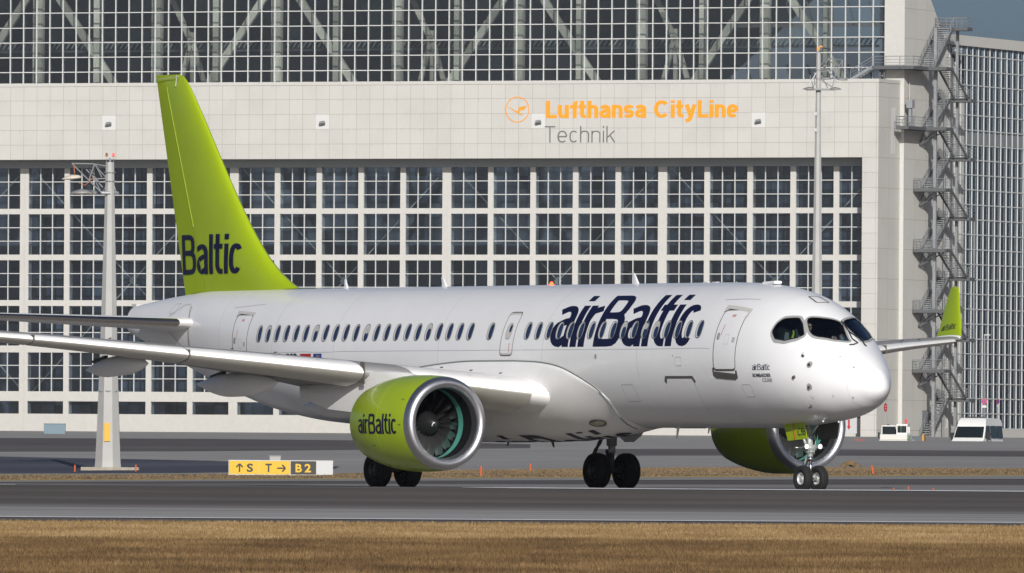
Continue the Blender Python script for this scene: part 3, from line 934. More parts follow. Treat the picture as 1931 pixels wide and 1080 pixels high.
# lettering
def wallmap(x0_, z0_, sc=1):
    return lambda x, y, off: Vector((x0_ + x, -off, z0_ + y))
def wl_letters(name, text, t, xh, x0_, z0_, w, h, m, **kw):
    bm = letter_bm(text, t, xh, w, h, mapf=lambda x, y, off: Vector((x0_ + x, -off, z0_ + y)), off=.02, step=.006, **kw)
    return obj(name, bm, m, hg)
wl_letters('orange_lettering', 'Lufthansa CityLine', .225, .76, -39.70, 35.46, 23.1, 1.93, M_ORNG, gap=.055, space=.36, pen=.86)
wl_letters('grey_lettering', 'Technik', .085, .72, -39.85, 32.72, 8.5, 1.85, M_GRYL, gap=.15, pen=.9)
bm = bmesh.new()
cx_, cz_, rr = -43.17, 36.44, 1.46
n = 64
o1 = [bm.verts.new((cx_ + rr * math.cos(2 * math.pi * k / n), -.02, cz_ + rr * math.sin(2 * math.pi * k / n))) for k in range(n)]
i1 = [bm.verts.new((cx_ + (rr - .115) * math.cos(2 * math.pi * k / n), -.02, cz_ + (rr - .115) * math.sin(2 * math.pi * k / n))) for k in range(n)]
for k in range(n): bm.faces.new((o1[k], o1[(k + 1) % n], i1[(k + 1) % n], i1[k]))
def wpoly(pts, dy): 
    b = fill2d([pts]); mp_ = {v: bm.verts.new((cx_ + v.co.x, -.022 - dy, cz_ + v.co.y)) for v in b.verts}
    for f in b.faces: bm.faces.new([mp_[v] for v in f.verts])
    b.free()
wpoly([(-1.18, .30), (-.98, .27), (-.78, .20), (-.25, -.12), (.1, -.22), (.32, -.12), (.45, .02), (.35, -.14), (.22, -.26), (.40, -.44), (.72, -.62), (.62, -.66), (.30, -.55), (.02, -.40), (-.30, -.24), (-.80, .10), (-1.0, .20)], 0)
wpoly([(.0, -.2), (.12, .10), (.30, .30), (1.22, .45), (1.20, .38), (.70, .28), (1.14, .30), (1.1, .22), (.68, .17), (1.02, .15), (.96, .08), (.62, .07), (.85, .02), (.78, -.04), (.45, -.06), (.25, -.16)], .004)
obj('crane_emblem', bm, M_ORNG, hg)

# side glazing, seen at a grazing angle
bm = bmesh.new()
SX = .50
y = 23.47 - 1.92
ys_ = []
while y < 84: ys_.append(y); y += 1.92
for y in ys_: box(bm, SX - .05, SX + .07, y - .06, y + .06, 1.0, 44.2)
z = 33.08 - 1.686 * 19
while z < 44.3:
    if z > 1: box(bm, SX - .06, SX + .06, 20.9, 84, z - .055, z + .055)
    z += 1.686
obj('side_glazing_bars', bm, mat('side_glazing_bar', (.48, .50, .50), .5), hg)
bm = bmesh.new(); box(bm, SX - .12, SX - .10, 26.5, 84, 1.0, 44.2); obj('side_glazing', bm, M_GLB, hg)
bm = bmesh.new(); box(bm, -2, SX + .35, 20.5, 84.2, 44.2, 45.35); obj('side_cornice', bm, M_FRAME, hg)
bm = bmesh.new(); box(bm, -1, SX + .05, 20.5, 84.2, -1, 1.0); obj('side_plinth', bm, M_FRAME, hg)
for i, y in enumerate([27.2 + 7.9 * k for k in range(8)]):
    bm = bmesh.new(); box(bm, -2.1, -1.4, y - .55, y + .55, 0, 44.1); obj('side_column', bm, M_TRUSS, hg)
bm = bmesh.new()
for z in (5, 10.2, 15.4, 20.6, 25.8, 31, 36.2): box(bm, -6, -5.7, 26, 84, z - .2, z + .2)
for y in [28 + 3.3 * k for k in range(17)]: box(bm, -6.1, -5.8, y - .15, y + .15, 0, 44)
obj('inner_wall_framing', bm, M_STEELD, hg)
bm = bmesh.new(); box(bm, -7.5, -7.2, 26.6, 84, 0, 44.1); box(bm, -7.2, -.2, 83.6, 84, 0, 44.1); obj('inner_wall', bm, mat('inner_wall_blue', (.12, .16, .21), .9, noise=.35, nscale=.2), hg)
bm = bmesh.new(); box(bm, SX - .09, SX - .02, 26.5, 84, 33.2, 34.5); obj('spandrel', bm, mat('spandrel_grey', (.17, .19, .20), .6), hg)
# fittings by the foot of the tower
bm = bmesh.new(); box(bm, .50, .58, 13.2, 14.6, 0, 3.0); obj('tower_door', bm, M_GATE, hg)
bm = bmesh.new(); box(bm, .50, .85, 16.0, 17.2, 2.0, 3.6); box(bm, .50, .8, 18.2, 19.2, 2.0, 3.8); obj('wall_cabinet', bm, mat('cabinet_grey', (.32, .31, .30), .6), hg)
bm = bmesh.new(); box(bm, .0, .06, 1.0, 1.14, 40.0, 40.1); box(bm, .008, .02, 4.2, 5.4, 31.5, 36.6); obj('white_duct', bm, M_CLEAN, hg)

# ================================================================= steel escape stair
es = empty('escape_stair', (40.5, 1345.0, 3.35), R(-22), 'grey steel escape stair zigzagging up the right side of the hangar', 'staircase')
def rail(bm, pts, h=1.1, r=.035, posts=True):
    pts = [Vector(p) for p in pts]
    for hh in (h, h * .68, h * .36):
        for a, b in zip(pts[:-1], pts[1:]): tube(bm, [a + Vector((0, 0, hh)), b + Vector((0, 0, hh))], r * (1 if hh == h else .6), 4, False)
    for a, b in zip(pts[:-1], pts[1:]):
        n_ = max(1, round((b - a).length / 1.3))
        for i in range(n_ + 1):
            p = a + (b - a) * i / n_; tube(bm, [p, p + Vector((0, 0, h))], r * .8, 4, False)
def landing(x0_, x1_, y0_, y1_, z, edges='nsew'):
    bm = bmesh.new()
    box(bm, x0_ + .03, x1_ - .03, y0_ + .03, y1_ - .03, z - .10, z - .03)
    box(bm, x0_, x1_, y0_ - .06, y0_, z - .34, z + .04); box(bm, x0_, x1_, y1_, y1_ + .06, z - .34, z + .04)
    box(bm, x0_ - .05, x0_, y0_, y1_, z - .34, z + .03); box(bm, x1_, x1_ + .05, y0_, y1_, z - .34, z + .03)
    for i in range(1, 4):
        xx = x0_ + (x1_ - x0_) * i / 4
        box(bm, xx - .04, xx + .04, y0_ + .01, y1_ - .01, z - .30, z - .11)
    o = obj('landing', bm, M_STEELD, es)
    bm = bmesh.new()
    if 's' in edges: rail(bm, [(x0_, y0_, z), (x1_, y0_, z)])
    if 'n' in edges: rail(bm, [(x0_, y1_, z), (x1_, y1_, z)])
    if 'e' in edges: rail(bm, [(x1_, y0_, z), (x1_, y1_, z)])
    if 'w' in edges: rail(bm, [(x0_, y0_, z), (x0_, y1_, z)])
    obj('handrail', bm, M_STEEL, o)
    return o
def flight(xa, xb, ya, yb, za, zb, n=17):
    bm = bmesh.new()
    for xx in (xa, xb):
        p, q = Vector((xx, ya, za)), Vector((xx, yb, zb))
        d = (q - p).normalized(); nn = d.cross(Vector((1, 0, 0)))
        obox(bm, (p + q) / 2, d * (q - p).length / 2, (.035, 0, 0), nn * .17)
    o = obj('flight', bm, M_STEELD, es)
    bm = bmesh.new()
    for i in range(n):
        t = (i + .5) / n
        y, z = ya + (yb - ya) * t, za + (zb - za) * t
        box(bm, xa + .04, xb - .04, y - .13, y + .13, z - .02, z + .02)
        box(bm, xa + .04, xb - .04, y - .13, y - .11, z - .06, z - .02)
    obj('tread', bm, M_STEEL, o)
    bm = bmesh.new()
    for xx in (xa, xb): rail(bm, [(xx, ya, za), (xx, yb, zb)])
    obj('handrail', bm, M_STEEL, o)
NEAR = [7.52, 14.2, 20.95, 27.72, 34.52, 41.23]
FAR = [4.32, 11.05, 17.9, 24.63, 31.29, 37.9]
YN, YF = 12.0, 17.6
z0_ = 0.0
for i in range(6):
    zn = ([0.0] + NEAR)[i]
    flight(.85, 2.15, YN, YF, zn, FAR[i])
    landing(.7, 4.5, YF, YF + 1.7, FAR[i], 'ne')
    flight(2.6, 4.2, YF, YN, FAR[i], NEAR[i])
    if i < 4: landing(.7, 4.4, 9.7, YN, NEAR[i], 'sew')
landing(.7, 4.4, 9.7, YN, NEAR[4], 'e'); landing(.7, 2.1, 3.8, 9.7, NEAR[4], 'sew')
landing(.7, 4.4, 9.7, YN, NEAR[5], 'e'); landing(.7, 2.3, 4.9, 9.7, NEAR[5], 'se'); landing(-2.6, .65, 4.9, 6.7, NEAR[5], 's')
flight(.85, 2.75, YN - 1.2, YN + 4.6, NEAR[5], 45.9, 22); landing(.6, 4.4, YN + 4.6, YN + 6.2, 45.9, 'nsew')
# steps down to the fascia roof
bm = bmesh.new()
for yy in (5.0, 6.6):
    p, q = Vector((-2.6, yy, 41.2)), Vector((-5.2, yy, 39.75)); d = (q - p).normalized()
    obox(bm, (p + q) / 2, d * (q - p).length / 2, (0, .04, 0), d.cross(Vector((0, 1, 0))) * .16)
for i in range(7): box(bm, -2.9 - .35 * i, -2.65 - .35 * i, 5.04, 6.56, 41.0 - .2 * i, 41.04 - .2 * i)
rail(bm, [(-2.6, 5.0, 41.2), (-5.2, 5.0, 39.75)])
obj('roof_steps', bm, M_STEEL, es)
for (x, y, z1, w) in ((2.38, 11.9, 45.7, .17), (2.38, 19.0, 45.9, .14), (.9, 19.2, 37.8, .09), (4.45, 19.2, 24.6, .07)):
    bm = bmesh.new(); box(bm, x - w, x + w, y - w, y + w, -.4, z1); obj('column', bm, M_STEEL, es)
for x in (-1.9, -1.4): 
    bm = bmesh.new(); box(bm, x - .1, x + .1, 5.5, 5.7, 39.7, 40.9); obj('column', bm, M_STEELD, es)
for z in NEAR[:-1]:
    bm = bmesh.new()
    for xx in (1.1, 2.3, 3.5):
        p, q = Vector((.52, 11.8, z - 1.9)), Vector((xx, 11.8, z - .35)); d = (q - p).normalized()
        obox(bm, (p + q) / 2, d * (q - p).length / 2, (0, .05, 0), d.cross(Vector((0, 1, 0))) * .06)
    obj('bracket', bm, M_STEELD, es)

bm = bmesh.new(); tube(bm, [(.62, 8.2, 40.9), (.62, 8.2, 34.4)], .06, 6); obj('drain_pipe', bm, mat('rusty_white_pipe', (.45, .38, .32), .7), es)
bm = bmesh.new(); box(bm, 1.0, 1.7, 6.2, 7.0, 36.6, 37.5); box(bm, 1.2, 1.5, 6.4, 6.8, 34.6, 36.6); obj('roof_siren', bm, M_STEEL, es)

# ================================================================= airliner
M_WHITE = mat('white_paint', (.765, .77, .78), .32, 0, .5, coat=.4, noise=.02, nscale=1.3, bump=.05)
M_WHITE2 = mat('white_wing_paint', (.79, .785, .775), .36, 0, .5, coat=.2, noise=.03, nscale=2.0)
M_LIME = mat('lime_paint', (.30, .41, .008), .32, 0, .4, coat=.35, noise=.04, nscale=1.0)
M_LIME2 = mat('lime_rudder_paint', (.30, .41, .008), .45, 0, .3, coat=0, noise=.04, nscale=1.0)
M_NAVY = mat('navy_lettering', (.006, .008, .036), .42, 0, .3)
M_GREY = mat('grey_trim', (.30, .31, .31), .45)
M_WRING = mat('window_ring_dark', (.13, .13, .125), .45)
M_LGREY = mat('light_grey_trim', (.52, .51, .49), .5)
M_DGREY = mat('dark_seal', (.085, .08, .072), .6)
M_LINE = mat('panel_line', (.42, .43, .44), .6)
M_LINE2 = mat('fairing_seam', (.17, .20, .20), .55)
M_METAL = mat('polished_lip', (.60, .60, .63), .40, 1.0, noise=.03, nscale=9)
M_WGREY = mat('wing_shaded_grey', (.26, .26, .26), .5, noise=.05, nscale=2)  # grey wing paint, deepened to hold the shade under the wing
M_METAL2 = mat('tailplane_edge_metal', (.58, .54, .50), .27, 1.0, noise=.04, nscale=5)
M_DULL = mat('slat_metal', (.60, .58, .53), .30, .7, noise=.05, nscale=4)
M_BLACK = mat('black_rubber', (.009, .009, .010), .85, noise=.2, nscale=30)
M_DUCT = mat('intake_duct', (.006, .006, .007), .8, spec=.2)
M_TEAL = mat('teal_fan_track', (.08, .32, .26), .55)
M_BLADE = mat('fan_blade_titanium', (.20, .20, .205), .25, .85)
M_SPIN = mat('spinner_black', (.014, .014, .015), .35)
M_PANE = mat('cabin_pane', (.020, .035, .085), .08, 0, .7)
M_PANE2 = mat('cabin_blind', (.42, .43, .43), .5)
M_STRUT = mat('gear_grey_paint', (.36, .39, .38), .4, .1, noise=.15, nscale=20)
M_STRUTD = mat('gear_dark_metal', (.06, .065, .065), .5, .3)
M_CHROME = mat('gear_chrome', (.8, .8, .8), .12, 1.0)
M_RIM = mat('wheel_rim', (.55, .57, .56), .35, .3)
M_RED = mat('red_mark', (.45, .02, .02), .5)
M_BLUE = mat('blue_mark', (.01, .03, .25), .5)
M_LAMP = mat('landing_lamp', (.9, .9, .9), .2, emit=(1, .97, .9, .9))
M_BEACON = mat('red_beacon_glow', (.9, .05, .02), .3, emit=(1, .10, .03, 4))
M_SHADE = mat('cockpit_lining', (.02, .02, .022), .8)
M_CGLASS = glass('cockpit_glass', (.55, .62, .62), .05)
M_CGLASS2 = glass('cockpit_glass_blue', (.30, .42, .55), .10)  # blue reflections put into this pane's see-through tint
M_LENS = mat('lamp_lens', (.42, .39, .30), .14, .9)

TH = R(31.0)
MS = 18.45
plane = empty('airliner', (-0.21, 320.0, 0.0), R(-59.0), 'white twin-engine airliner with lime green fin and engines taxiing to the right', 'airliner')

def P(s, y, z): return Vector((MS - s, -y, z))


def phi_of(s, z):
    t, b, w, c = prof(s)
    r = (t - c) if z > c else (c - b)
    return math.acos(max(-1, min(1, (z - c) / r)))

def FS(s, phi, off=0.0):
    # point on the fuselage skin, off metres above it (phi + = starboard)
    y, z = fus(s, phi)
    e = .01
    y2, z2 = fus(s, phi + e); y3, z3 = fus(s + e, phi)
    a = P(s, y2, z2) - P(s, y, z)
    b = P(s + e, y3, z3) - P(s, y, z)
    n = b.cross(a)
    if n.length < 1e-9: n = Vector((0, 0, 1))
    n.normalize()
    o = P(s, y, z)
    if n.dot(o - P(s, 0, prof(s)[3])) < 0: n = -n
    return o + n * off

def SZ(pts):   # (s, z) list on the starboard flank -> (s, phi)
    return [(s, phi_of(s, z)) for s, z in pts]

def skin(name, loops, m, parent, off=.006, sx=.25, sp=.06, smooth=True):
    b2 = fill2d(loops)
    slice2d(b2, sx, sp)
    for v in b2.verts: v.co = FS(v.co.x, v.co.y, off)
    recalc(b2)
    flip = sum((f.normal.dot(f.calc_center_median() - P(MS - f.calc_center_median().x, 0, 3.4)) > 0) * 2 - 1 for f in b2.faces)
    if flip < 0: bmesh.ops.reverse_faces(b2, faces=b2.faces)
    return obj(name, b2, m, parent, smooth)

def skin_line(name, pts, width, m, parent, off=.005, closed=False, sub=6):
    # thin strip following (s, phi) points; width in metres
    P2 = []
    n = len(pts)
    for i in range(n if closed else n - 1):
        a, b = pts[i], pts[(i + 1) % n]
        for k in range(sub): P2.append((a[0] + (b[0] - a[0]) * k / sub, a[1] + (b[1] - a[1]) * k / sub))
    if not closed: P2.append(pts[-1])
    bm = bmesh.new()
    Q = [FS(s, p, off) for s, p in P2]
    N = [(FS(s, p, off + .1) - FS(s, p, off)).normalized() for s, p in P2]
    pr = []
    m_ = len(Q)
    for i in range(m_):
        a = Q[i - 1] if (i or closed) else Q[i]
        b = Q[(i + 1) % m_] if (i < m_ - 1 or closed) else Q[i]
        d = (b - a).normalized()
        w = d.cross(N[i]).normalized() * width / 2
        pr.append((bm.verts.new(Q[i] + w), bm.verts.new(Q[i] - w)))
    for i in range(m_ if closed else m_ - 1):
        j = (i + 1) % m_
        bm.faces.new((pr[i][0], pr[i][1], pr[j][1], pr[j][0]))
    return obj(name, bm, m, parent)

def mirror(pts): return [(s, -p) for s, p in pts]

# ---- cockpit window outlines (station, angle)
def YZ(pts): return [(s, math.copysign(phi_of(s, z), y)) for s, y, z in pts]
W_SIDE = YZ([(3.0, 1.375, 4.03), (2.985, 1.235, 4.24), (2.89, 1.09, 4.365), (2.52, .866, 4.385), (2.31, .889, 4.235), (2.05, .993, 3.95), (2.17, 1.135, 3.86), (2.47, 1.316, 3.795), (2.80, 1.403, 3.84)])
W_R = YZ([(2.345, .74, 4.37), (2.31, .667, 4.39), (2.136, .437, 4.375), (1.972, .146, 4.32), (1.86, .05, 4.245), (1.33, .05, 3.85), (1.262, .093, 3.805), (1.282, .239, 3.797), (1.434, .485, 3.825), (1.753, .783, 3.895), (1.879, .861, 3.935), (2.014, .881, 4.03), (2.295, .80, 4.30)])
COCKPIT = [W_SIDE, W_R, mirror(W_R), mirror(W_SIDE)]

# ---- fuselage skin
bm = bmesh.new()
st = [0.0] + [.25 * (i / 10.0) ** 2 for i in range(1, 11)] + [.25 + .05 * i for i in range(1, 16)]
s = st[-1]
while s < 3.3: s += .025; st.append(s)
while s < 8: s += .12; st.append(s)
while s < 24: s += .4; st.append(s)
while s < 38.2: s += .2; st.append(min(s, 38.25))
NR = 168
rings = [[bm.verts.new(P(s, *fus(s, 2 * math.pi * k / NR))) for k in range(NR)] for s in st[1:]]
tip = bm.verts.new(P(0, 0, 2.62))
for k in range(NR):
    bm.faces.new((tip, rings[0][(k + 1) % NR], rings[0][k]))
holes = [grow(w, .012) for w in COCKPIT]
def hit(s, phi):
    if phi > math.pi: phi -= 2 * math.pi
    if s > 3.2 or s < 1.0 or abs(phi) > 1.6: return False
    return any(in_poly(s, phi, w) for w in holes)
for i in range(len(rings) - 1):
    for k in range(NR):
        if 1.0 < st[i + 1] < 3.2 and hit((st[i + 1] + st[i + 2]) / 2, 2 * math.pi * (k + .5) / NR): continue
        bm.faces.new((rings[i][k], rings[i][(k + 1) % NR], rings[i + 1][(k + 1) % NR], rings[i + 1][k]))
recalc(bm)
fuse = obj('fuselage', bm, M_WHITE, plane, True)

# tail-cone exhaust
bm = bmesh.new()
L0 = [P(38.25, *fus(38.25, 2 * math.pi * k / 48)) for k in range(48)]
c0 = P(38.25, 0, 4.55)
L1 = [c0 + (p - c0) * .82 + P(38.25, 0, 0) * 0 + Vector((-.02, 0, 0)) for p in L0]
L2 = [p + Vector((.9, 0, 0)) for p in L1]
loft(bm, [L0, L1, L2], False, True)
obj('exhaust_pipe', bm, [M_STRUTD], plane, True)
bm = bmesh.new(); box(bm, *(P(38.25, 0, 0).x - .16, P(38.25, 0, 0).x + .1), -.08, .08, 4.93, 5.01)
obj('tail_light', bm, M_LGREY, plane)

# ---- cockpit interior: lining, seats
bm = bmesh.new()
L = []
for s_, k in ((1.15, .55), (1.6, .80), (2.2, .90), (3.3, .92)):
    t, b, w, c = prof(s_)
    ring = []
    for q in range(24):
        a = 2 * math.pi * q / 24
        y, z = fus(s_, a)
        ring.append(P(s_, y * .93, 3.2 + max(-.25, (z - 3.2) * .96)))
    L.append(ring)
loft(bm, [L[0], L[1], L[2], L[3]], False, True)
ck = obj('cockpit_lining', bm, M_SHADE, plane, True)
# open the lining where the windows are: keep only the floor, the rear wall and the low sides
bm = bmesh.new(); bm.from_mesh(ck.data)
bmesh.ops.delete(bm, geom=[f for f in bm.faces if f.calc_center_median().z > 3.62 and f.calc_center_median().x > P(3.25, 0, 0).x], context='FACES')
bm.to_mesh(ck.data); bm.free()
M_SEAT = mat('cockpit_seat_cloth', (.05, .055, .06), .8)
for y in (.5, -.5):
    bm = bmesh.new()
    obox(bm, P(2.95, y, 3.75), (.05, 0, .01), (0, .22, 0), (-.02, 0, .36))
    obox(bm, P(2.94, y, 4.22), (.04, 0, 0), (0, .12, 0), (0, 0, .09))
    obox(bm, P(2.68, y, 3.42), (.24, 0, 0), (0, .22, 0), (0, 0, .05))
    obj('pilot_seat', bm, M_SEAT, plane)

# ---- cockpit window frames and panes
labels = ['rounded side window just behind the right windscreen', 'large right windscreen panel', 'left windscreen panel with blue reflections', 'side window behind the left windscreen']
for i, w in enumerate(COCKPIT):
    outer = grow(rounded(w, .06), .052)
    fr = skin('cockpit_window', [outer, rounded(w, .05)], M_GREY, plane, .012, .08, .05)
    fr['label'] = labels[i]
    skin('window_seal', [grow(rounded(w, .05), .001), grow(rounded(w, .05), -.017)], M_BLACK, fr, .016, .1, .06)
    skin('pane', [grow(rounded(w, .05), -.003)], M_CGLASS2 if i == 2 else M_CGLASS, fr, -.012, .08, .05)

# wipers
for pts in ([(1.93, .04, 4.30), (1.62, .035, 4.07), (1.30, .03, 3.84), (1.15, .0, 3.745), (1.10, .10, 3.70), (1.12, .17, 3.69)],
            [(1.86, -.06, 4.25), (1.55, -.08, 4.02), (1.28, -.10, 3.81), (1.12, -.18, 3.71), (1.05, -.32, 3.66)]):
    bm = bmesh.new()
    tube(bm, [FS(s_, math.copysign(phi_of(s_, z_), y_) if abs(y_) > .001 else 0.0, .035) for s_, y_, z_ in pts], .013, 6)
    obj('wiper', bm, M_BLACK, plane)

# ---- cabin windows
def oval(sc, zc, ws, hz, n=20, e=.82):
    out = []
    for k in range(n):
        a = 2 * math.pi * k / n
        c, s_ = math.cos(a), math.sin(a)
        out.append((sc + ws * math.copysign(abs(c) ** e, c), zc + hz * math.copysign(abs(s_) ** e, s_)))
    return out
spots = [14.48 - .5276 * k for k in range(17)] + [16.37] + [28.77 - .541 * k for k in range(22)]
blinds = {9: .1, 11: .16, 19: .05, 24: .12, 29: .2, 35: .09, 12: .1}
for i, sc in enumerate(spots):
    f = skin('cabin_window', [SZ(oval(sc, 4.115, .162, .232)), SZ(oval(sc, 4.115, .143, .211))], M_WRING, plane, .010, 0, .05)
    skin('window_reveal', [SZ(oval(sc, 4.115, .144, .212))], M_LGREY, f, .006, 0, .05)
    if i in blinds:
        b = blinds[i]
        skin('pane', [SZ(oval(sc - .038, 4.10 - b * .4, .095, .185 - b * .35))], M_PANE, f, .012, 0, .05)
        skin('window_blind', [SZ(oval(sc - .038, 4.115 + .17 - b * .5, .085, b * .5))], M_PANE2, f, .0145, 0, .05)
    else:
        skin('pane', [SZ(oval(sc - .034, 4.115 + .01 * random.uniform(-1, 1), .100, .197))], M_PANE, f, .012, 0, .05)

# ---- doors
def door(name, label, s0, s1, z0, z1, top_cap=True, sill=True):
    o = SZ(rounded([(s0, z0), (s1, z0), (s1, (z0 + z1) / 2), (s1, z1), (s0, z1), (s0, (z0 + z1) / 2)], .14, 3))
    o2 = []
    d = skin(name, [o, grow(o, -.026)], M_DGREY, plane, .009, .2, .05)
    d['label'] = label
    skin('door_panel', [grow(o, -.03)], M_WHITE, d, .007, .2, .06)
    if top_cap:
        pt = phi_of(s0, z1)
        cap = [(s0 + .05, pt + .05), (s0 + .05, pt - .075), (s1 - .06, pt - .075), (s1 - .06, pt + .06), (s1 + .015, pt + .06), (s1 + .03, pt - .012), (s0 - .03, pt - .012), (s0 - .012, pt + .05)]
        skin('gutter', [cap], M_LGREY, d, .013, .2, .05)
    if sill:
        pb = phi_of(s0, z0)
        skin('sill_plate', [[(s0 + .04, pb - .05), (s0 + .05, pb + .06), (s0 - .07, pb + .10), (s1 + .07, pb + .10), (s1 - .05, pb + .06), (s1 - .04, pb - .05), (s1 + .02, pb - .05), (s1 + .03, pb + .005), (s0 - .03, pb + .005), (s0 - .02, pb - .05)]], M_DGREY, d, .016, .2, .05)
    sm = (s0 + s1) / 2
    hs = s0 - .16
    hz = z0 + (z1 - z0) * .56
    skin('handle_recess', [SZ(oval(hs, hz, .062, .085, 14)), SZ(oval(hs, hz, .045, .066, 14))], M_DGREY, d, .012, 0, .05)
    skin('door_handle', [SZ(oval(hs, hz, .034, .06, 12))], M_GREY, d, .014, 0, .05)
    skin_line('lever_slot', SZ([(hs - .10, hz + .02), (hs - .15, hz + .30)]), .02, M_RED, d, .012)
    skin('placard', [SZ([(sm - .08, z1 - .14), (sm + .08, z1 - .14), (sm + .08, z1 - .20), (sm - .08, z1 - .20)])], M_RED if False else mat('placard_pink', (.55, .30, .28), .6), d, .011, 0, 0)
    skin_line('placard_outline', SZ([(sm - .12, hz + .04), (sm + .05, hz + .04), (sm + .05, hz - .2), (sm - .12, hz - .2)]), .010, M_LINE, d, .011, True)
    skin('label_plate', [SZ([(s1 + .12, hz - .03), (s1 + .24, hz - .03), (s1 + .24, hz - .16), (s1 + .12, hz - .16)])], M_LINE, d, .011, 0, 0)
    return d
door('cabin_door', 'tall front passenger door beside the cockpit', 5.22, 4.19, 3.05, 4.62)
door('cabin_door', 'rear passenger door near the tail', 30.46, 29.50, 3.02, 4.66)
o = SZ(rounded([(15.73, 3.49), (15.10, 3.49), (15.10, 4.0), (15.10, 4.60), (15.73, 4.60), (15.73, 4.0)], .12, 3))
od = skin('overwing_exit', [o, grow(o, -.028)], M_LGREY, plane, .009, .2, .05); od['label'] = 'small overwing emergency exit with one window'
skin('exit_seal', [grow(o, .012), grow(o, -.004)], M_DGREY, od, .011, .2, .05)
skin('window_ring', [SZ(oval(15.42, 4.115, .15, .215)), SZ(oval(15.42, 4.115, .13, .195))], M_GREY, od, .010, 0, .05)
skin('window_reveal', [SZ(oval(15.42, 4.115, .132, .197))], M_LGREY, od, .007, 0, .05)
skin('pane', [SZ(oval(15.37, 4.18, .06, .10))], M_PANE, od, .012, 0, .05)
skin_line('lever_slot', SZ([(15.28, 3.80), (15.28, 3.56)]), .02, M_RED, od, .012)
# body joints between the barrels and a few access panels
for s_ in (8.9, 13.6, 18.9, 24.4, 27.9):
    skin_line('skin_seam', [(s_, R(12 + 12 * k)) for k in range(9)], .012, M_LINE, plane, .003)
for s_, z_, w_, h_ in ((3.9, 2.55, .20, .16), (9.6, 2.5, .30, .22), (28.6, 3.0, .22, .2), (25.9, 2.9, .3, .2), (6.9, 3.30, .16, .12)):
    pn = SZ(rounded([(s_ + w_, z_ - h_), (s_ - w_, z_ - h_), (s_ - w_, z_ + h_), (s_ + w_, z_ + h_)], .06, 2))
    skin('access_panel', [pn, grow(pn, -.010)], M_LINE, plane, .004, .2, .06)
# cargo door
cd = skin('cargo_door', [SZ([(7.62, 2.93), (6.30, 2.93), (6.20, 2.80), (6.26, 2.74), (6.36, 2.87), (7.55, 2.87), (7.62, 2.74), (7.70, 2.80)])], M_DGREY, plane, .010, .2, .05)
cd['label'] = 'forward cargo door low on the fuselage with a dark hinge cover'
skin_line('door_gap', SZ([(7.64, 2.74), (7.66, 2.45), (7.67, 2.15), (7.65, 1.86)]), .018, mat('bright_edge', (.85, .85, .85), .4), cd, .007)
skin_line('door_gap', SZ([(6.26, 2.74), (6.28, 2.45), (6.32, 2.2), (6.36, 1.9)]), .010, M_LINE, cd, .007)
# longitudinal seams, radome, panels
skin_line('skin_seam', [(s_, phi_of(s_, 3.62)) for s_ in (5.4, 8, 12, 16, 20, 24)] , .012, M_LINE, plane, .004)
skin_line('skin_seam', [(s_, phi_of(s_, 3.62)) for s_ in (24, 26, 29.4)], .012, M_LINE, plane, .004)
skin_line('skin_seam', [(s_, .30) for s_ in (6.5, 12, 20, 27.5)], .010, M_LINE, plane, .004)
skin_line('radome_seam', [(.60, 2 * math.pi * k / 24) for k in range(24)], .010, mat('faint_seam', (.55, .56, .57), .5), plane, .003, True)
skin_line('skin_seam', [(31.4, R(20 + 12 * k)) for k in range(11)], .010, M_LINE, plane, .003)
skin_line('skin_seam', [(34.4, R(20 + 12 * k)) for k in range(6)], .010, M_LINE, plane, .003)
skin_line('rain_gutter', SZ([(5.6, 4.86), (4.2, 4.86)]), .022, M_LINE, plane, .008)
skin_line('rain_gutter', SZ([(30.9, 4.84), (29.2, 4.93)]), .022, M_LGREY, plane, .008)
hp = YZ([(3.21, .208, 4.94), (3.20, -.16, 4.943), (2.79, -.22, 4.773), (2.77, .196, 4.768)])
h = skin('escape_hatch', [rounded(hp, .05, 3), grow(rounded(hp, .05, 3), -.028)], M_DGREY, plane, .008, .1, .05)
skin('service_panel', [grow(o_, 0) for o_ in [rounded(SZ([(35.0, 4.98), (34.6, 5.0), (34.72, 4.72), (35.12, 4.70)]), .03, 2), grow(rounded(SZ([(35.0, 4.98), (34.6, 5.0), (34.72, 4.72), (35.12, 4.70)]), .03, 2), -.02)]], M_LINE, plane, .006, .1, .05)
# probes and vents on the nose
for s_, z_, r_ in ((1.576, 3.204, .085), (1.561, 2.652, .085), (1.979, 2.896, .05), (1.808, 3.422, .035)):
    bm = bmesh.new()
    pb = skin('air_data_plate', [SZ(oval(s_, z_, r_ * .9, r_, 16, 1))], M_GREY, plane, .008, 0, .05)
    a = FS(s_, phi_of(s_, z_), .0); n = (FS(s_, phi_of(s_, z_), .1) - a).normalized()
    obox(bm, a + n * .035, n * .03, Vector((.035, 0, 0)), Vector((0, 0, .022)))
    tube(bm, [a + n * .06, a + n * .075 + Vector((.10, 0, -.01))], [.014, .008], 6)
    obj('probe', bm, M_DGREY, pb)
for s_, z_ in ((.57, 3.141), (.552, 2.38)):
    skin('rivet', [SZ(oval(s_, z_, .014, .02, 8, 1))], M_DGREY, plane, .006, 0, 0)
for (s_, z_, dx, dz) in ((1.86, 3.50, -1, -1), (.98, 3.42, 1, -1), (1.62, 2.36, -1, 1), (1.0, 2.40, 1, 1)):
    skin_line('tow_mark', SZ([(s_ - .0, z_ + .06 * dz), (s_, z_), (s_ + .05 * dx, z_)]), .008, M_DGREY, plane, .006)
bm = bmesh.new()
a = FS(1.80, phi_of(1.80, 2.20)); n = (FS(1.80, phi_of(1.80, 2.20), .1) - a).normalized()
tube(bm, [a, a + n * .10, a + n * .10 + Vector((.14, 0, .02))], [.02, .018, .010], 6)
obj('ice_probe', bm, M_DGREY, plane)
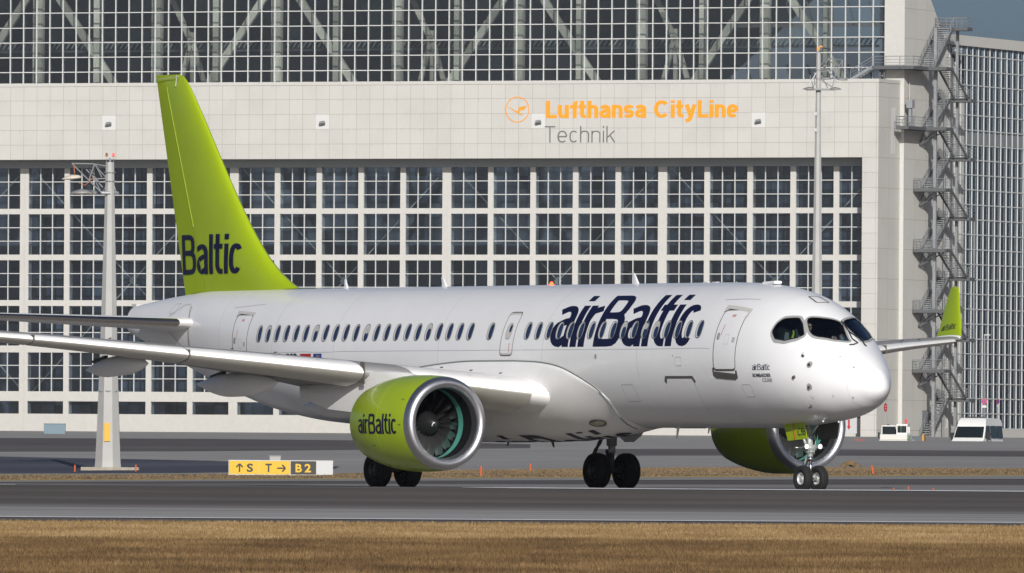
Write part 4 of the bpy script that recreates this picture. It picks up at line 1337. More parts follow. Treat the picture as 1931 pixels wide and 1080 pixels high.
for s_, z_, r_ in ((10.92, 3.44, .055), (7.15, 3.44, .022)):
    skin('vent', [SZ(oval(s_, z_, r_, r_ * 1.2, 12, 1))], M_GREY, plane, .008, 0, .05)

# ---- fuselage lettering
def on_side(s_left, z0, z1):
    def f(x, y, off):
        s_ = s_left - x
        p0, p1 = phi_of(10, z0), phi_of(10, z1)
        return FS(s_, p0 + (p1 - p0) * y, off)
    return f
bm = letter_bm('airBaltic', .20, .755, 6.98, 1.0, 1.0, .050, sx=.5, sy=.06, mapf=on_side(13.30, 3.69, 5.01), off=.004, step=.0008)
recalc(bm)
obj('airline_lettering', bm, M_NAVY, plane)
def side_font(name, text, s_left, z0, z1, width, m, bold=0.0):
    b = font_bm(text, width, 1.0, bold, .1, .25, lambda x, y, off: FS(s_left - x, phi_of(s_left - x, z0 + (z1 - z0) * y), off), .006)
    return obj(name, b, m, plane)
bm = letter_bm('airBaltic', .15, .755, .70, 1.0, 1.0, .06, sx=.1, sy=.3, mapf=lambda x, y, off: FS(3.49 - x, phi_of(3.49 - x, 3.07 + .155 * y), off), off=.006, step=.001)
obj('small_airline_lettering', bm, M_NAVY, plane)
side_font('maker_lettering', 'BOMBARDIER', 3.50, 2.89, 2.985, .72, M_NAVY, .03)
side_font('type_lettering', 'CS300', 3.14, 2.77, 2.86, .38, M_NAVY)
side_font('registration_lettering', 'YL-CSB', 27.75, 3.33, 3.575, 1.38, M_NAVY, .02)
skin('red_flag', [SZ([(26.21, 3.565), (25.59, 3.565), (25.59, 3.33), (26.21, 3.33)])], M_RED, plane, .006, 0, .05)
f = skin('blue_flag', [SZ([(25.46, 3.565), (25.00, 3.565), (25.00, 3.33), (25.46, 3.33)])], M_BLUE, plane, .006, 0, .05)
for k in range(12):
    a = 2 * math.pi * k / 12
    skin('flag_star', [SZ(oval(25.23 + .075 * math.cos(a), 3.45 + .075 * math.sin(a), .012, .012, 5, 1))], mat('star_yellow', (.8, .6, .02), .5) if k == 0 else bpy.data.materials['star_yellow'], f, .009, 0, 0)

# ---- belly fairing
FT = [(10.8, 2.30), (11.05, 2.55), (11.5, 2.78), (12.1, 3.00), (12.65, 3.16), (13.3, 3.26), (14.0, 3.31), (15.3, 3.335), (17, 3.335), (19.4, 3.22), (21, 3.02), (22.5, 2.70), (23.5, 2.36), (24.1, 2.1)]
FB = [(10.8, 1.60), (11.2, 1.56), (12, 1.45), (13.2, 1.33), (15, 1.25), (19, 1.22), (21.5, 1.30), (23, 1.46), (24.1, 1.60)]
FWD = [(10.8, 0), (11.5, .03), (12.5, .10), (13.5, .17), (15, .21), (19, .21), (21.5, .12), (23, .04), (24.1, 0)]
def fairing_pt(s_, q, off=0.0):
    # q 0..1 from the upper starboard edge under the belly to port
    zt = interp(FT, s_); zb = interp(FB, s_); wd = interp(FWD, s_)
    p0 = phi_of(s_, zt); p1 = 2 * math.pi - p0
    ph = p0 + (p1 - p0) * q
    y, z = fus(s_, ph)
    e = math.sin(math.pi * q) ** .6
    cy = math.sin(ph); cz = math.cos(ph)
    b = prof(s_)[1]
    k = max(0, -cz) ** 1.5
    drop = (b - zb)
    yy = y * (1 + wd / 1.75 * e) + math.copysign(off, y) * abs(cy)
    zz = z - drop * k - off * max(0, -cz)
    # squarer belly
    yy *= 1 + .10 * math.sin(math.pi * min(1, k * 1.0)) * (wd / .21)
    return P(s_, yy + math.copysign(.012, y) * (q in (0, 1)), zz)
bm = bmesh.new()
SS = [10.8 + 13.3 * i / 90 for i in range(91)]
loops = []
for s_ in SS:
    L = [fairing_pt(s_, k / 60) for k in range(61)]
    # edge lies just proud of the skin
    L[0] = FS(s_, phi_of(s_, interp(FT, s_)), .012); L[-1] = FS(s_, -phi_of(s_, interp(FT, s_)), .012)
    L = [FS(s_, phi_of(s_, interp(FT, s_)), -.03)] + L + [FS(s_, -phi_of(s_, interp(FT, s_)), -.03)]
    loops.append(L)
loft(bm, loops, False, False, closed=False)
recalc(bm)
fair = obj('belly_fairing', bm, M_WHITE2, plane, True)
pts = [(s_, phi_of(s_, interp(FT, s_))) for s_ in [11.05 + .18 * i for i in range(60)]]
skin_line('fairing_seam', pts, .045, M_LINE2, fair, .018, False, 1)
pts = [FS(11.05, phi_of(11.05, 2.55), .02)] + [fairing_pt(10.8 + (0.3 if False else 0) , q, .02) for q in (.02, .1, .2, .3, .4)]
bm = bmesh.new(); tube(bm, [pts[0], fairing_pt(10.84, .04, .012), fairing_pt(10.9, .12, .012), fairing_pt(11.0, .22, .012), fairing_pt(11.1, .32, .012), fairing_pt(11.2, .42, .012)], .02, 6)
obj('fairing_seam', bm, M_LINE2, fair)
# lens in the fairing
def bvh_of(o):
    b = bmesh.new(); b.from_mesh(o.data)
    t = BVHTree.FromBMesh(b); b.free(); return t
fb = bvh_of(fair)
def cast(tree, o, d, off=.006):
    hit_, n, i, dist = tree.ray_cast(Vector(o), Vector(d).normalized())
    if hit_ is None: return None
    if n.dot(Vector(d)) > 0: n = -n
    return hit_ + n * off, n
for side in (1, -1):
    c = cast(fb, P(12.1, 3 * side, 1.25), P(12.1, 0, 1.95) - P(12.1, 3 * side, 1.25))
    if c:
        p, n = c
        t1 = Vector((1, 0, 0)) - n * n.x; t1.normalize(); t2 = n.cross(t1)
        bm = bmesh.new()
        vs = [bm.verts.new(p + t1 * .36 * math.cos(a) + t2 * .15 * math.sin(a) + n * .012) for a in [2 * math.pi * k / 28 for k in range(28)]]
        vi = [bm.verts.new(p + t1 * .30 * math.cos(a) + t2 * .115 * math.sin(a) + n * .014) for a in [2 * math.pi * k / 28 for k in range(28)]]
        for k in range(28): bm.faces.new((vs[k], vs[(k + 1) % 28], vi[(k + 1) % 28], vi[k]))
        ring = obj('landing_light_rim', bm, M_DGREY, fair)
        bm = bmesh.new()
        rr = []
        for j in range(5):
            q = j / 4
            rr.append([p + t1 * .30 * math.cos(a) * (1 - q * .98) + t2 * .115 * math.sin(a) * (1 - q * .98) + n * (.013 + .05 * math.sin(q * math.pi / 2)) for a in [2 * math.pi * k / 28 for k in range(28)]])
        loft(bm, rr, False, True)
        obj('landing_light_lens', bm, M_LENS, fair, True)
# lettering under the belly
def belly(x, y, off):
    c = cast(fb, P(18.6 - x, -1.0 + y * 1.75, -.5), (0, 0, 1), off)
    return c[0] if c else None
bm = letter_bm('airBaltic', .19, .755, 6.9, 1.0, 1.0, .055, sx=.5, sy=.2, mapf=belly, off=.006, step=.0015)
obj('belly_lettering', bm, M_NAVY, plane)

# ---- airfoil surfaces
def foil(n=18, t=.12, camber=.01):
    # closed loop (x from leading edge 0..1, z), starting at the trailing edge along the top
    up, lo = [], []
    for i in range(n + 1):
        x = (1 - math.cos(math.pi * i / n)) / 2
        th = 5 * t * (.2969 * math.sqrt(x) - .126 * x - .3516 * x * x + .2843 * x ** 3 - .1015 * x ** 4)
        cz = camber * 4 * x * (1 - x)
        up.append((x, cz + th)); lo.append((x, cz - th))
    return up[::-1] + lo[1:]
def wing_station(y):
    le = 13.5 + .6188 * (y - 2.1)
    te = interp([(1.2, 21.3), (5.6, 21.45), (17.25, 24.2)], y)
    z = interp([(1.2, 2.42), (2.1, 2.52), (5.84, 3.02), (10, 3.50), (13.5, 3.87), (17.25, 4.14)], y)
    t = interp([(1.2, .125), (5.8, .115), (17.25, .10)], y)
    return le, te, z, t
def wing_loop(y, side, n=18, x0=0.0, dz=0.0):
    le, te, z, t = wing_station(y)
    c = te - le
    inc = R(interp([(1.2, 2.6), (6, 1.2), (17.25, -.8)], y))
    return [P(le + x * c, y * side, z + zz * c - math.tan(inc) * x * c + dz) for x, zz in foil(n, t)]
YS = [1.2, 1.7, 2.1, 2.6, 3.3, 4.2, 5.0, 5.84, 7, 8.3, 9.6, 11, 12.3, 13.6, 15, 16.2, 17.25]
for side in (1, -1):
    bm = bmesh.new()
    loft(bm, [wing_loop(y, side) for y in YS])
    recalc(bm)
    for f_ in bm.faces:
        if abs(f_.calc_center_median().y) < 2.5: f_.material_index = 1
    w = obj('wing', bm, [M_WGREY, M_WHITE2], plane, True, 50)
    w['label'] = 'near wing reaching out of the picture to the left' if side == 1 else 'far wing showing behind the nose'
    # slats: forward part of the section pushed a little forward and down
    for (ya, yb) in ((2.15, 4.75), (5.86, 9.68), (9.72, 13.12), (13.16, 16.9)):
        bm = bmesh.new()
        loops = []
        for q in range(9):
            y = ya + (yb - ya) * q / 8
            le, te, z, t = wing_station(y)
            c = te - le
            inc = math.tan(R(interp([(1.2, 2.6), (6, 1.2), (17.25, -.8)], y)))
            ch = interp([(2, .13), (6, .16), (17, .20)], y) * c
            L = []
            for i in range(15):
                a = math.pi * (i / 14)        # upper surface rear -> nose -> lower rear
                x = ch * (1 - math.sin(a)) ** 1.3
                xx = x / c
                th = 5 * t * (.2969 * math.sqrt(max(xx, 0)) - .126 * xx - .3516 * xx ** 2 + .2843 * xx ** 3) * c
                up = i < 7 or (i == 7)
                zz = th * (1.18 if i <= 7 else -1.12) if i != 7 else 0
                L.append(P(le - .10 + x, y * side, z - .035 - inc * x + zz))
            loops.append(L)
        loft(bm, loops)
        recalc(bm)
        for f_ in bm.faces:
            n_ = f_.normal
            c_ = f_.calc_center_median()
            if n_.z < .02: f_.material_index = 1
        sl = obj('slat', bm, [M_WHITE2, M_DULL], w, True, 45)
        # groove between the painted top and the bare lower edge, end gap
        for q in range(1, 4 if yb < 16 else 3):
            bm = bmesh.new()
            y = ya + (yb - ya) * q / 4
            le, te, z, t = wing_station(y)
            obox(bm, P(le + .0, y * side, z + .105 * (te - le) * .5 + .01), (.03, 0, .008), (0, .035, 0), (.004, 0, .010))
            obj('slat_vent', bm, M_DGREY, sl)
        if ya > 5:
            bm = bmesh.new()
            le, te, z, t = wing_station(ya - .02)
            g_ = .05 * (te - le) if ya < 6 else .17 - .004 * ya
            obox(bm, P(le - .0, (ya - .02) * side, z - .03), (.10, 0, 0), (0, .018, 0), (0, 0, g_))
            obj('slat_gap', bm, M_DGREY, w)
    # flap track fairings
    for (yc, s0, s1, zz, r_) in ((4.05, 17.2, 22.0, 2.15, .30), (7.0, 18.2, 22.5, 2.70, .27), (10.2, 19.4, 22.75, 3.04, .23)):
        bm = bmesh.new()
        loops = []
        for q in range(15):
            u = q / 14
            s_ = s0 + (s1 - s0) * u
            le, te, z, t = wing_station(yc)
            zl = z - .045 * (te - le) - .03 * (s_ - le)
            rr = r_ * (math.sin(math.pi * min(u * .80 + .0, 1)) ** .6) if u < 1 else .02
            rr = r_ * min(1, (u / .3) ** .6 if u > 0 else .02) * (1 if u < .6 else max(.03, (1 - ((u - .6) / .4) ** 1.7)))
            zc_ = (zl - r_ * .55) * (1 - max(0, (u - .45) / .55)) + zz * max(0, (u - .45) / .55) + .0
            rr = max(rr, .012)
            loops.append([P(s_, yc * side + rr * .72 * math.cos(a), zc_ + rr * 1.15 * math.sin(a)) for a in [2 * math.pi * k / 20 for k in range(20)]])
        loft(bm, loops); recalc(bm)
        obj('flap_track_fairing', bm, M_WHITE2, w, True, 50)
        if yc > 4.5:
            bm = bmesh.new()
            le, te, z, t = wing_station(yc)
            prism(bm, [(P(te - .55, 0, 0).x, z - .20), (P(te + .15, 0, 0).x, z - .30), (P(te + .10, 0, 0).x, z - .24), (P(te - .6, 0, 0).x, z - .10)], -yc * side - .05, -yc * side + .05)
            obj('flap_linkage', bm, M_STRUTD, w)
    # winglet
    bm = bmesh.new()
    le, te, z, t = wing_station(17.25)
    ST = [(17.25, 22.88, 24.2, 4.14), (17.36, 23.0, 24.25, 4.22), (17.45, 23.12, 24.27, 4.36), (17.52, 23.24, 24.25, 4.6), (17.60, 23.42, 24.2, 5.0), (17.68, 23.58, 24.12, 5.4), (17.72, 23.68, 24.08, 5.56), (17.73, 23.76, 24.03, 5.60)]
    loops = []
    for i, (y, a, b, z_) in enumerate(ST):
        c = b - a
        lean = min(1, i / 3)
        loops.append([P(a + x * c, (y - zz * c * lean) * side, z_ + zz * c * (1 - lean)) for x, zz in foil(10, .09)])
    loft(bm, loops); recalc(bm)
    for f_ in bm.faces:
        if f_.calc_center_median().z < 4.25: f_.material_index = 1
    wl = obj('winglet', bm, [M_LIME, M_WHITE2], w, True, 50)
    bt = bvh_of(wl)
    def wlf(x, y, off, side=side, bt=bt):
        # inboard face, reading towards the leading edge on the port side
        s_ = 24.12 - x if side == -1 else 23.35 + x
        c = cast(bt, P(s_, side * 14, 4.37 + y * .16 + .10 * x), (0, -side, 0), off)
        return c[0] if c else None
    bm = letter_bm('airBaltic', .17, .755, .74, 1.0, 1.0, .06, sx=.1, sy=.3, mapf=wlf, off=.004, step=.001)
    obj('winglet_lettering', bm, M_NAVY, wl)
    bm = bmesh.new()
    tube(bm, [P(22.95, 17.30 * side, 4.15), P(22.98, 17.42 * side, 4.17)], [.05, .03], 8)
    obj('navigation_light', bm, M_DGREY, w, True)

# ---- fin and rudder
FLE = [(5.05, 28.2), (5.38, 29.3), (5.79, 30.25), (6.38, 31.12), (7.18, 32.0), (8.5, 33.2), (10.88, 35.24), (11.15, 35.52), (11.28, 35.72), (11.335, 35.95)]
def fle(z): return interp(FLE, z)
def fte(z): return 35.62 + (z - 5.2) * (37.30 - 35.62) / (11.33 - 5.2)
def fhinge(z): return 34.15 + (z - 5.45) * (36.72 - 34.15) / (11.33 - 5.45)
zs = [4.95, 5.2, 5.38, 5.55, 5.79, 6.1, 6.38, 6.8, 7.18, 7.8, 8.5, 9.3, 10.1, 10.88, 11.1, 11.24, 11.31, 11.335]
def fin_loop(z, x0, x1, n=14, k=1.0):
    a, b = fle(z), fte(z); c = b - a
    tt = .105 if z < 10.8 else .105 * max(.25, math.sqrt(max(0, (11.345 - z) / .545)))
    tt = tt * min(1, 5.2 / c) * 1.05
    out_u, out_l = [], []
    for i in range(n + 1):
        x = x0 + (x1 - x0) * (1 - math.cos(math.pi * i / n)) / 2
        x = min(max(x, 0), 1)
        th = 5 * tt * (.2969 * math.sqrt(x) - .126 * x - .3516 * x * x + .2843 * x ** 3 - .1015 * x ** 4) * c * k
        out_u.append((a + x * c, th)); out_l.append((a + x * c, -th))
    return [P(s_, y, z) for s_, y in out_u] + [P(s_, y, z) for s_, y in out_l[::-1]]
bm = bmesh.new()
loft(bm, [fin_loop(z, 0, (fhinge(z) - fle(z)) / (fte(z) - fle(z))) for z in zs]); recalc(bm)
fin = obj('tail_fin', bm, M_LIME, plane, True, 50)
bm = bmesh.new()
zr = [z for z in zs if z >= 5.2]
loops = []
for z in zr:
    L = fin_loop(z, (fhinge(z) + .012 - fle(z)) / (fte(z) - fle(z)), 1, 10, .93)
    hx = P(fhinge(z), 0, z)
    # rudder turned a few degrees to port
    loops.append([hx + Matrix.Rotation(R(-2.5), 3, 'Z') @ (p - hx) for p in L])
loft(bm, loops); recalc(bm)
rud = obj('rudder', bm, M_LIME2, fin, True, 50)
bm = bmesh.new()
tube(bm, [P(35.9, .11, 11.30), P(35.95, .12, 11.0)], .012, 5); tube(bm, [P(35.75, .13, 11.26), P(37.0, .08, 11.22)], .010, 5)
obj('static_strip', bm, M_LGREY, fin)
bm = bmesh.new()
hb_ = bvh_of(fin)
hp_ = []
for z in [7.1 + .3 * k for k in range(14)]:
    c_ = cast(hb_, P(fhinge(z) - .03, 4, z), (0, 1, 0), .004)
    if c_: hp_.append(c_[0])
tube(bm, hp_, .009, 5)
obj('hinge_seam', bm, mat('lime_hinge_seam', (.30, .41, .012), .5), fin)  # seam in nearly the same lime as the fin
# lime fillet where the fin meets the body
bm = bmesh.new()
L = []
for i in range(30):
    s_ = 28.0 + 7.2 * i / 29
    w_ = .05 + .13 * math.sin(math.pi * min(1, i / 22)) ** .7 + .02
    L.append([FS(s_, -w_ / prof(s_)[2] * 1.15 + 2 * w_ / prof(s_)[2] * 1.15 * k / 8, .014 + .03 * (1 - abs(k - 4) / 4) ** 2 * (i / 29)) for k in range(9)])
loft(bm, L, False, False, closed=False); recalc(bm)
obj('fin_fillet', bm, M_LIME, fin, True)
ft = bvh_of(fin); rt = bvh_of(rud)
def finmap(x, y, off):
    s_ = 35.74 - x; z_ = 5.80 + y * 1.09
    c1 = cast(ft, P(s_, 4, z_), (0, 1, 0), off); c2 = cast(rt, P(s_, 4, z_), (0, 1, 0), off)
    c = [q for q in (c1, c2) if q]
    return min(c, key=lambda q: q[0].y)[0] if c else None
bm = letter_bm('Baltic', .19, .755, 3.82, 1.0, 1.0, .05, sx=.04, sy=.25, mapf=finmap, off=.010, step=.003)
obj('fin_lettering', bm, M_NAVY, fin)

# ---- tailplane
for side in (1, -1):
    bm = bmesh.new(); b2 = bmesh.new()
    loops, l2 = [], []
    for y in (.25, .6, .95, 1.35, 2, 3, 4, 5, 5.8, 6.05, 6.15):
        le = 33.2 + .60 * (y - .95); te = 37.0 + .20 * (y - .95)
        if y < .95: le = 33.2 + (.95 - y) * .1
        z = 4.44 + .037 * (y - .95)
        c = te - le; t = .10 if y < 6 else .05
        loops.append([P(le + x * c, y * side, z + zz * c) for x, zz in foil(14, t, -.006)])
        if y >= 1.35:
            F_ = foil(14, t * 1.04, -.006)
            nose = [(x, zz) for x, zz in F_ if x < .10]
            l2.append([P(le - .012 + x * c, y * side, z + zz * c) for x, zz in nose])
    loft(bm, loops); recalc(bm)
    tp = obj('tailplane', bm, M_WHITE2, plane, True, 50)
    tp['label'] = 'near tailplane with a polished metal leading edge' if side == 1 else 'far tailplane hidden behind the tail'
    loft(b2, l2, True, True); recalc(b2)
    obj('leading_edge', b2, M_METAL2, tp, True, 50)
    # fairing plate on the body round the tailplane root
    ring = SZ([(35.6, 4.45), (34.2, 4.97), (33.85, 4.97), (33.62, 4.7), (33.55, 4.2), (33.62, 3.75), (34.2, 3.8)])
    if side == -1: ring = mirror(ring)
    pl = skin('tailplane_seal_plate', [ring, grow(ring, -.035)], M_LGREY, plane, .010, .2, .05)
    ln = SZ([(33.70, 4.9), (33.56, 4.6), (33.53, 4.2), (33.6, 3.75)])
    skin_line('seal_gap', ln if side == 1 else mirror(ln), .03, M_DGREY, pl, .016)

# ---- engines
def nac_r(t):   # t metres behind the lip
    return interp([(0, 1.10), (.05, 1.155), (.15, 1.19), (.35, 1.215), (.9, 1.245), (1.6, 1.245), (2.3, 1.19), (2.9, 1.09), (3.35, .98)], t)
EZ = 1.685; ES = 12.02
def engine(side):
    y0 = 5.5 * side
    O = P(ES, y0, EZ)
    bm = bmesh.new()
    loops = []
    for t in (.24, .3, .4, .6, .9, 1.2, 1.6, 2.0, 2.3, 2.6, 2.9, 3.1, 3.25, 3.35, 3.33, 3.2, 2.6):
        r = nac_r(t)
        if t in (3.33, 3.2, 2.6) and len(loops) > 13: r = {3.33: .96, 3.2: .97, 2.6: 1.02}[t]
        # cowl sags a touch below, droops towards the lip
        loops.append([O + Vector((-t, -r * math.sin(a), r * math.cos(a) * (1.0 if math.cos(a) > 0 else 1.0))) for a in [2 * math.pi * k / 72 for k in range(72)]])
    loft(bm, loops, False, False); recalc(bm)
    cowl = obj('engine_cowl', bm, M_LIME, plane, True, 40)
    cowl['label'] = 'near lime engine with dark airline lettering on its side' if side == 1 else 'far engine in shadow behind the nose wheel'
    # polished lip
    bm = bmesh.new()
    pr = []
    for k in range(15):
        a = R(-90 + 180 * k / 14) # from outer skin round the front to the throat
        pr.append((-.17 + .17 * math.cos(a), 1.045 - .135 * math.sin(a)))
    pr = [(-.28, 1.208), (-.22, 1.196)] + pr + [(-.26, .905), (-.34, .90)]
    lathe(bm, pr, O, 'X', 96); recalc(bm)
    obj('inlet_lip', bm, M_METAL, cowl, True)
    bm = bmesh.new()
    lathe(bm, [(-.34, .90), (-.5, .90), (-.78, .91)], O, 'X', 72)
    obj('inlet_duct', bm, M_DUCT, cowl, True)
    bm = bmesh.new()
    lathe(bm, [(-.78, .91), (-1.04, .925)], O, 'X', 72)
    obj('fan_track', bm, M_TEAL, cowl, True)
    bm = bmesh.new()
    lathe(bm, [(-1.04, .925), (-1.5, .93), (-1.6, .3), (-1.6, .02)], O, 'X', 48)
    obj('fan_chamber', bm, M_DUCT, cowl, True)
    # spinner
    bm = bmesh.new()
    lathe(bm, [(-.62, .002), (-.63, .04), (-.68, .105), (-.78, .19), (-.92, .27), (-1.04, .31), (-1.25, .33)], O, 'X', 36); recalc(bm)
    sp = obj('spinner', bm, M_SPIN, cowl, True)
    bm = bmesh.new()
    for k in range(9):
        u0, u1 = k / 9, (k + 1) / 9
        v = []
        for u, wd in ((u0, .032 * (1 - u0 * .5)), (u1, .032 * (1 - u1 * .6))):
            t = -.64 - .06 * u; r = .035 + .075 * u; a = 2.6 + 1.3 * u
            for d in (-1, 1):
                rr = r + d * wd * .35; tt = t - d * wd * .35
                v.append(bm.verts.new(O + Vector((tt + .02, math.cos(a) * rr * 1.02, math.sin(a) * rr * 1.02))))
        bm.faces.new((v[0], v[1], v[3], v[2]))
    obj('spinner_swirl', bm, mat('swirl_white', (.8, .8, .8), .4), sp)
    # fan blades: one built, the rest copies turned about the shaft
    bm = bmesh.new()
    rows = []
    for i in range(9):
        u = i / 8
        r = .29 + (.895 - .29) * u
        tw = R(20 + 30 * u)
        ch = .085 + .045 * math.sin(math.pi * u) + .01 * u
        sweep = .10 * math.sin(math.pi * u * .9)
        lean = -.22 * u + .30 * u * u
        row_a, row_b = [], []
        for j in range(5):
            q = j / 4 - .5
            ax = -1.13 + sweep - q * 2 * ch * math.cos(tw) * .85 + .03 * (4 * q * q)
            tang = q * 2 * ch * math.sin(tw) + lean * .3
            ang = tang / r
            th = .008 * (1 - abs(q) * 1.7)
            for row, d in ((row_a, th), (row_b, -th)):
                row.append(Vector((ax + d, math.sin(ang) * r, math.cos(ang) * r)))
        rows.append(row_a + row_b[::-1])
    loft(bm, rows); recalc(bm)
    bl0 = obj('fan_blade', bm, M_BLADE, cowl, True, 60)
    for k in range(18):
        b = bl0 if k == 0 else bl0.copy()
        if k: col.objects.link(b); b.parent = cowl
        b.location = O
        b.rotation_euler = (2 * math.pi * k / 18 + .1, 0, 0)
    # exhaust core and pylon
    bm = bmesh.new()
    lathe(bm, [(-2.4, .55), (-3.0, .62), (-3.6, .56), (-4.25, .40), (-4.25, .37), (-3.8, .36)], O, 'X', 40)
    lathe(bm, [(-3.7, .28), (-4.3, .22), (-4.9, .03)], O, 'X', 24)
    recalc(bm)
    obj('exhaust_core', bm, mat('exhaust_metal', (.20, .19, .18), .4, .8), cowl, True, 40)
    bm = bmesh.new()
    loops = []
    for s_, zt, zb, hw_ in ((13.4, 2.90, 2.6, .03), (14.0, 2.99, 2.4, .13), (15.2, 3.05, 2.1, .19), (16.4, 3.0, 1.95, .2), (18.0, 2.75, 2.05, .17), (19.6, 2.66, 2.35, .04)):
        loops.append([P(s_, y0 + hw_ * b, a) for a, b in ((zb, -.6), (zb, .6), ((zt + zb) / 2, 1), (zt - .04, .9), (zt, .4), (zt, -.4), (zt - .04, -.9), ((zt + zb) / 2, -1))])
    loft(bm, loops); recalc(bm)
    obj('pylon', bm, M_WHITE2, cowl, True, 50)
    # small strake and cowl seams
    bm = bmesh.new()
    for t in (1.55,):
        N = 64
        pr = []
        for k in range(N + 1):
            a = 2 * math.pi * k / N
            r = nac_r(t) + .004
            pr.append((bm.verts.new(O + Vector((-t - .008, math.sin(a) * r, math.cos(a) * r))), bm.verts.new(O + Vector((-t + .008, math.sin(a) * r, math.cos(a) * r)))))
        for k in range(N): bm.faces.new((pr[k][0], pr[k][1], pr[k + 1][1], pr[k + 1][0]))
    obj('cowl_seam', bm, mat('lime_seam', (.42, .58, .05), .4), cowl)
    bm = bmesh.new()
    a = R(-38) * -side
    for k in range(1):
        b0 = O + Vector((-.75, 0, 0))
        pts = []
        for (t, h_) in ((.75, 0), (1.0, .13), (1.75, .17), (1.85, 0)):
            r = nac_r(t) - .02 + h_
            pts.append((t, r))
        for d in (-.008, .008):
            pass
        va = [bm.verts.new(O + Vector((-t, -math.sin(a + d) * r, math.cos(a + d) * r))) for d in (-.006, .006) for t, r in pts]
        n_ = len(pts)
        for i in range(n_): bm.faces.new((va[i], va[(i + 1) % n_], va[n_ + (i + 1) % n_], va[n_ + i]))
        bm.faces.new(va[:n_][::-1]); bm.faces.new(va[n_:])
    recalc(bm)
    if side == -1: obj('strake', bm, M_LIME, cowl)
    else: bm.free()
    # latches along the lower edge and small warning stencils
    for t_, a_ in ((1.0, 150), (1.5, 152), (2.0, 154), (.5, 60), (1.9, 118), (2.3, 100), (.42, 92)):
        a_ = R(a_); r_ = nac_r(t_) + .004
        c_ = O + Vector((-t_, -side * math.sin(a_) * r_, math.cos(a_) * r_))
        tg_ = Vector((0, -side * math.cos(a_), -math.sin(a_)))
        b3 = bmesh.new(); vs_ = [b3.verts.new(c_ + Vector((dx, 0, 0)) + tg_ * dt) for dx, dt in ((-.07, -.012), (.07, -.012), (.07, .012), (-.07, .012))]; b3.faces.new(vs_); recalc(b3)
        obj('cowl_latch', b3, M_DGREY, cowl)
    # lettering on the outboard side
    def nmap(x, y, off):
        t = 2.64 - x if side == 1 else .5 + x
        r = nac_r(t) + off
        a_ = R(91) + (.5 - y) * .42
        return O + Vector((-t, -side * math.sin(a_) * r, math.cos(a_) * r))
    bm = letter_bm('airBaltic', .19, .755, 2.10, 1.0, 1.0, .055, sx=.1, sy=.12, mapf=nmap, off=.004, step=.001)
    obj('engine_lettering', bm, M_NAVY, cowl)
    return cowl
engine(1); engine(-1)

# ---- undercarriage
def tyre(parent, c, r, w, rr, fac=1, dark=False):
    # wheel axis along local Y, tyre with rounded shoulders
    bm = bmesh.new()
    h = w / 2
    prof_ = [(-h * .55, rr), (-h * .85, rr + (r - rr) * .25), (-h, r - w * .36), (-h * .93, r - w * .17), (-h * .70, r - w * .05), (-h * .35, r), (-h * .30, r - .012), (-h * .24, r), (h * .24, r), (h * .30, r - .012), (h * .35, r), (h * .70, r - w * .05), (h * .93, r - w * .17), (h, r - w * .36), (h * .85, rr + (r - rr) * .25), (h * .55, rr)]
    lathe(bm, prof_, c, 'Y', 48); recalc(bm)
    wh = obj('wheel', bm, M_BLACK, parent, True, 60)
    bm = bmesh.new()
    for d in (-1, 1):
        lathe(bm, [(d * h * .52, rr + .004), (d * h * .72, rr * .97), (d * h * .60, rr * .86), (d * h * .30, rr * .80), (d * h * .28, rr * .50), (d * h * .55, rr * .42), (d * h * .62, rr * .20), (d * h * .62, .002)], c, 'Y', 32)
    recalc(bm)
    rim = obj('rim', bm, M_STRUTD if dark else M_RIM, wh, True, 40)
    return wh
# nose gear
NG = P(3.3, 0, 0)
bm = bmesh.new()
tube(bm, [P(3.42, 0, 1.75), P(3.36, 0, 1.25), P(3.33, 0, .86)], [.075, .08, .07], 16)
tube(bm, [P(3.35, 0, 1.04), P(3.345, 0, .99)], .115, 16)
tube(bm, [P(3.36, -.16, 1.12), P(3.36, .16, 1.12)], .065, 12)
obox(bm, P(3.30, 0, 1.12), (.06, 0, 0), (0, .13, 0), (0, 0, .07))
tube(bm, [P(3.9, 0, 1.72), P(3.40, .10, 1.22)], .035, 8); tube(bm, [P(3.9, 0, 1.72), P(3.40, -.10, 1.22)], .035, 8)
tube(bm, [P(2.95, .0, 1.70), P(3.34, .05, 1.38)], .025, 8)
ng = obj('nose_gear', bm, M_STRUT, plane, True, 40)
ng['label'] = 'nose landing gear with two small wheels'
bm = bmesh.new()
tube(bm, [P(3.33, 0, .86), P(3.30, 0, .36)], .045, 14)
tube(bm, [P(3.30, -.20, .33), P(3.30, .20, .33)], .04, 10)
tube(bm, [P(3.33, 0, .90), P(3.33, 0, .78)], .085, 16)
ol_ = obj('oleo_leg', bm, M_CHROME, ng, True, 40)
for sd_ in (1, -1):
    bm = bmesh.new(); tube(bm, [P(3.36, .45 * sd_, 1.12), P(3.36, .16 * sd_, 1.12)], .022, 8); obj('steering_cylinder', bm, M_CHROME, ng, True, 40)
bm = bmesh.new()
for a, b in ((P(3.40, 0, .92), P(3.66, 0, .62)), (P(3.66, 0, .62), P(3.34, 0, .40))):
    d = (b - a).normalized()
    obox(bm, (a + b) / 2, d * ((b - a).length / 2), (0, .045, 0), d.cross(Vector((0, 1, 0))) * .025)
tube(bm, [P(3.30, .08, 1.5), P(3.24, .12, 1.25), P(3.25, .06, 1.0)], .012, 6); tube(bm, [P(3.28, -.08, 1.5), P(3.24, -.10, 1.3), P(3.25, -.06, .95)], .012, 6)
obj('torque_link', bm, M_STRUT, ng, True, 40)
for y in (.235, -.235):
    tyre(ng, P(3.30, y, .335), .335, .23, .155)
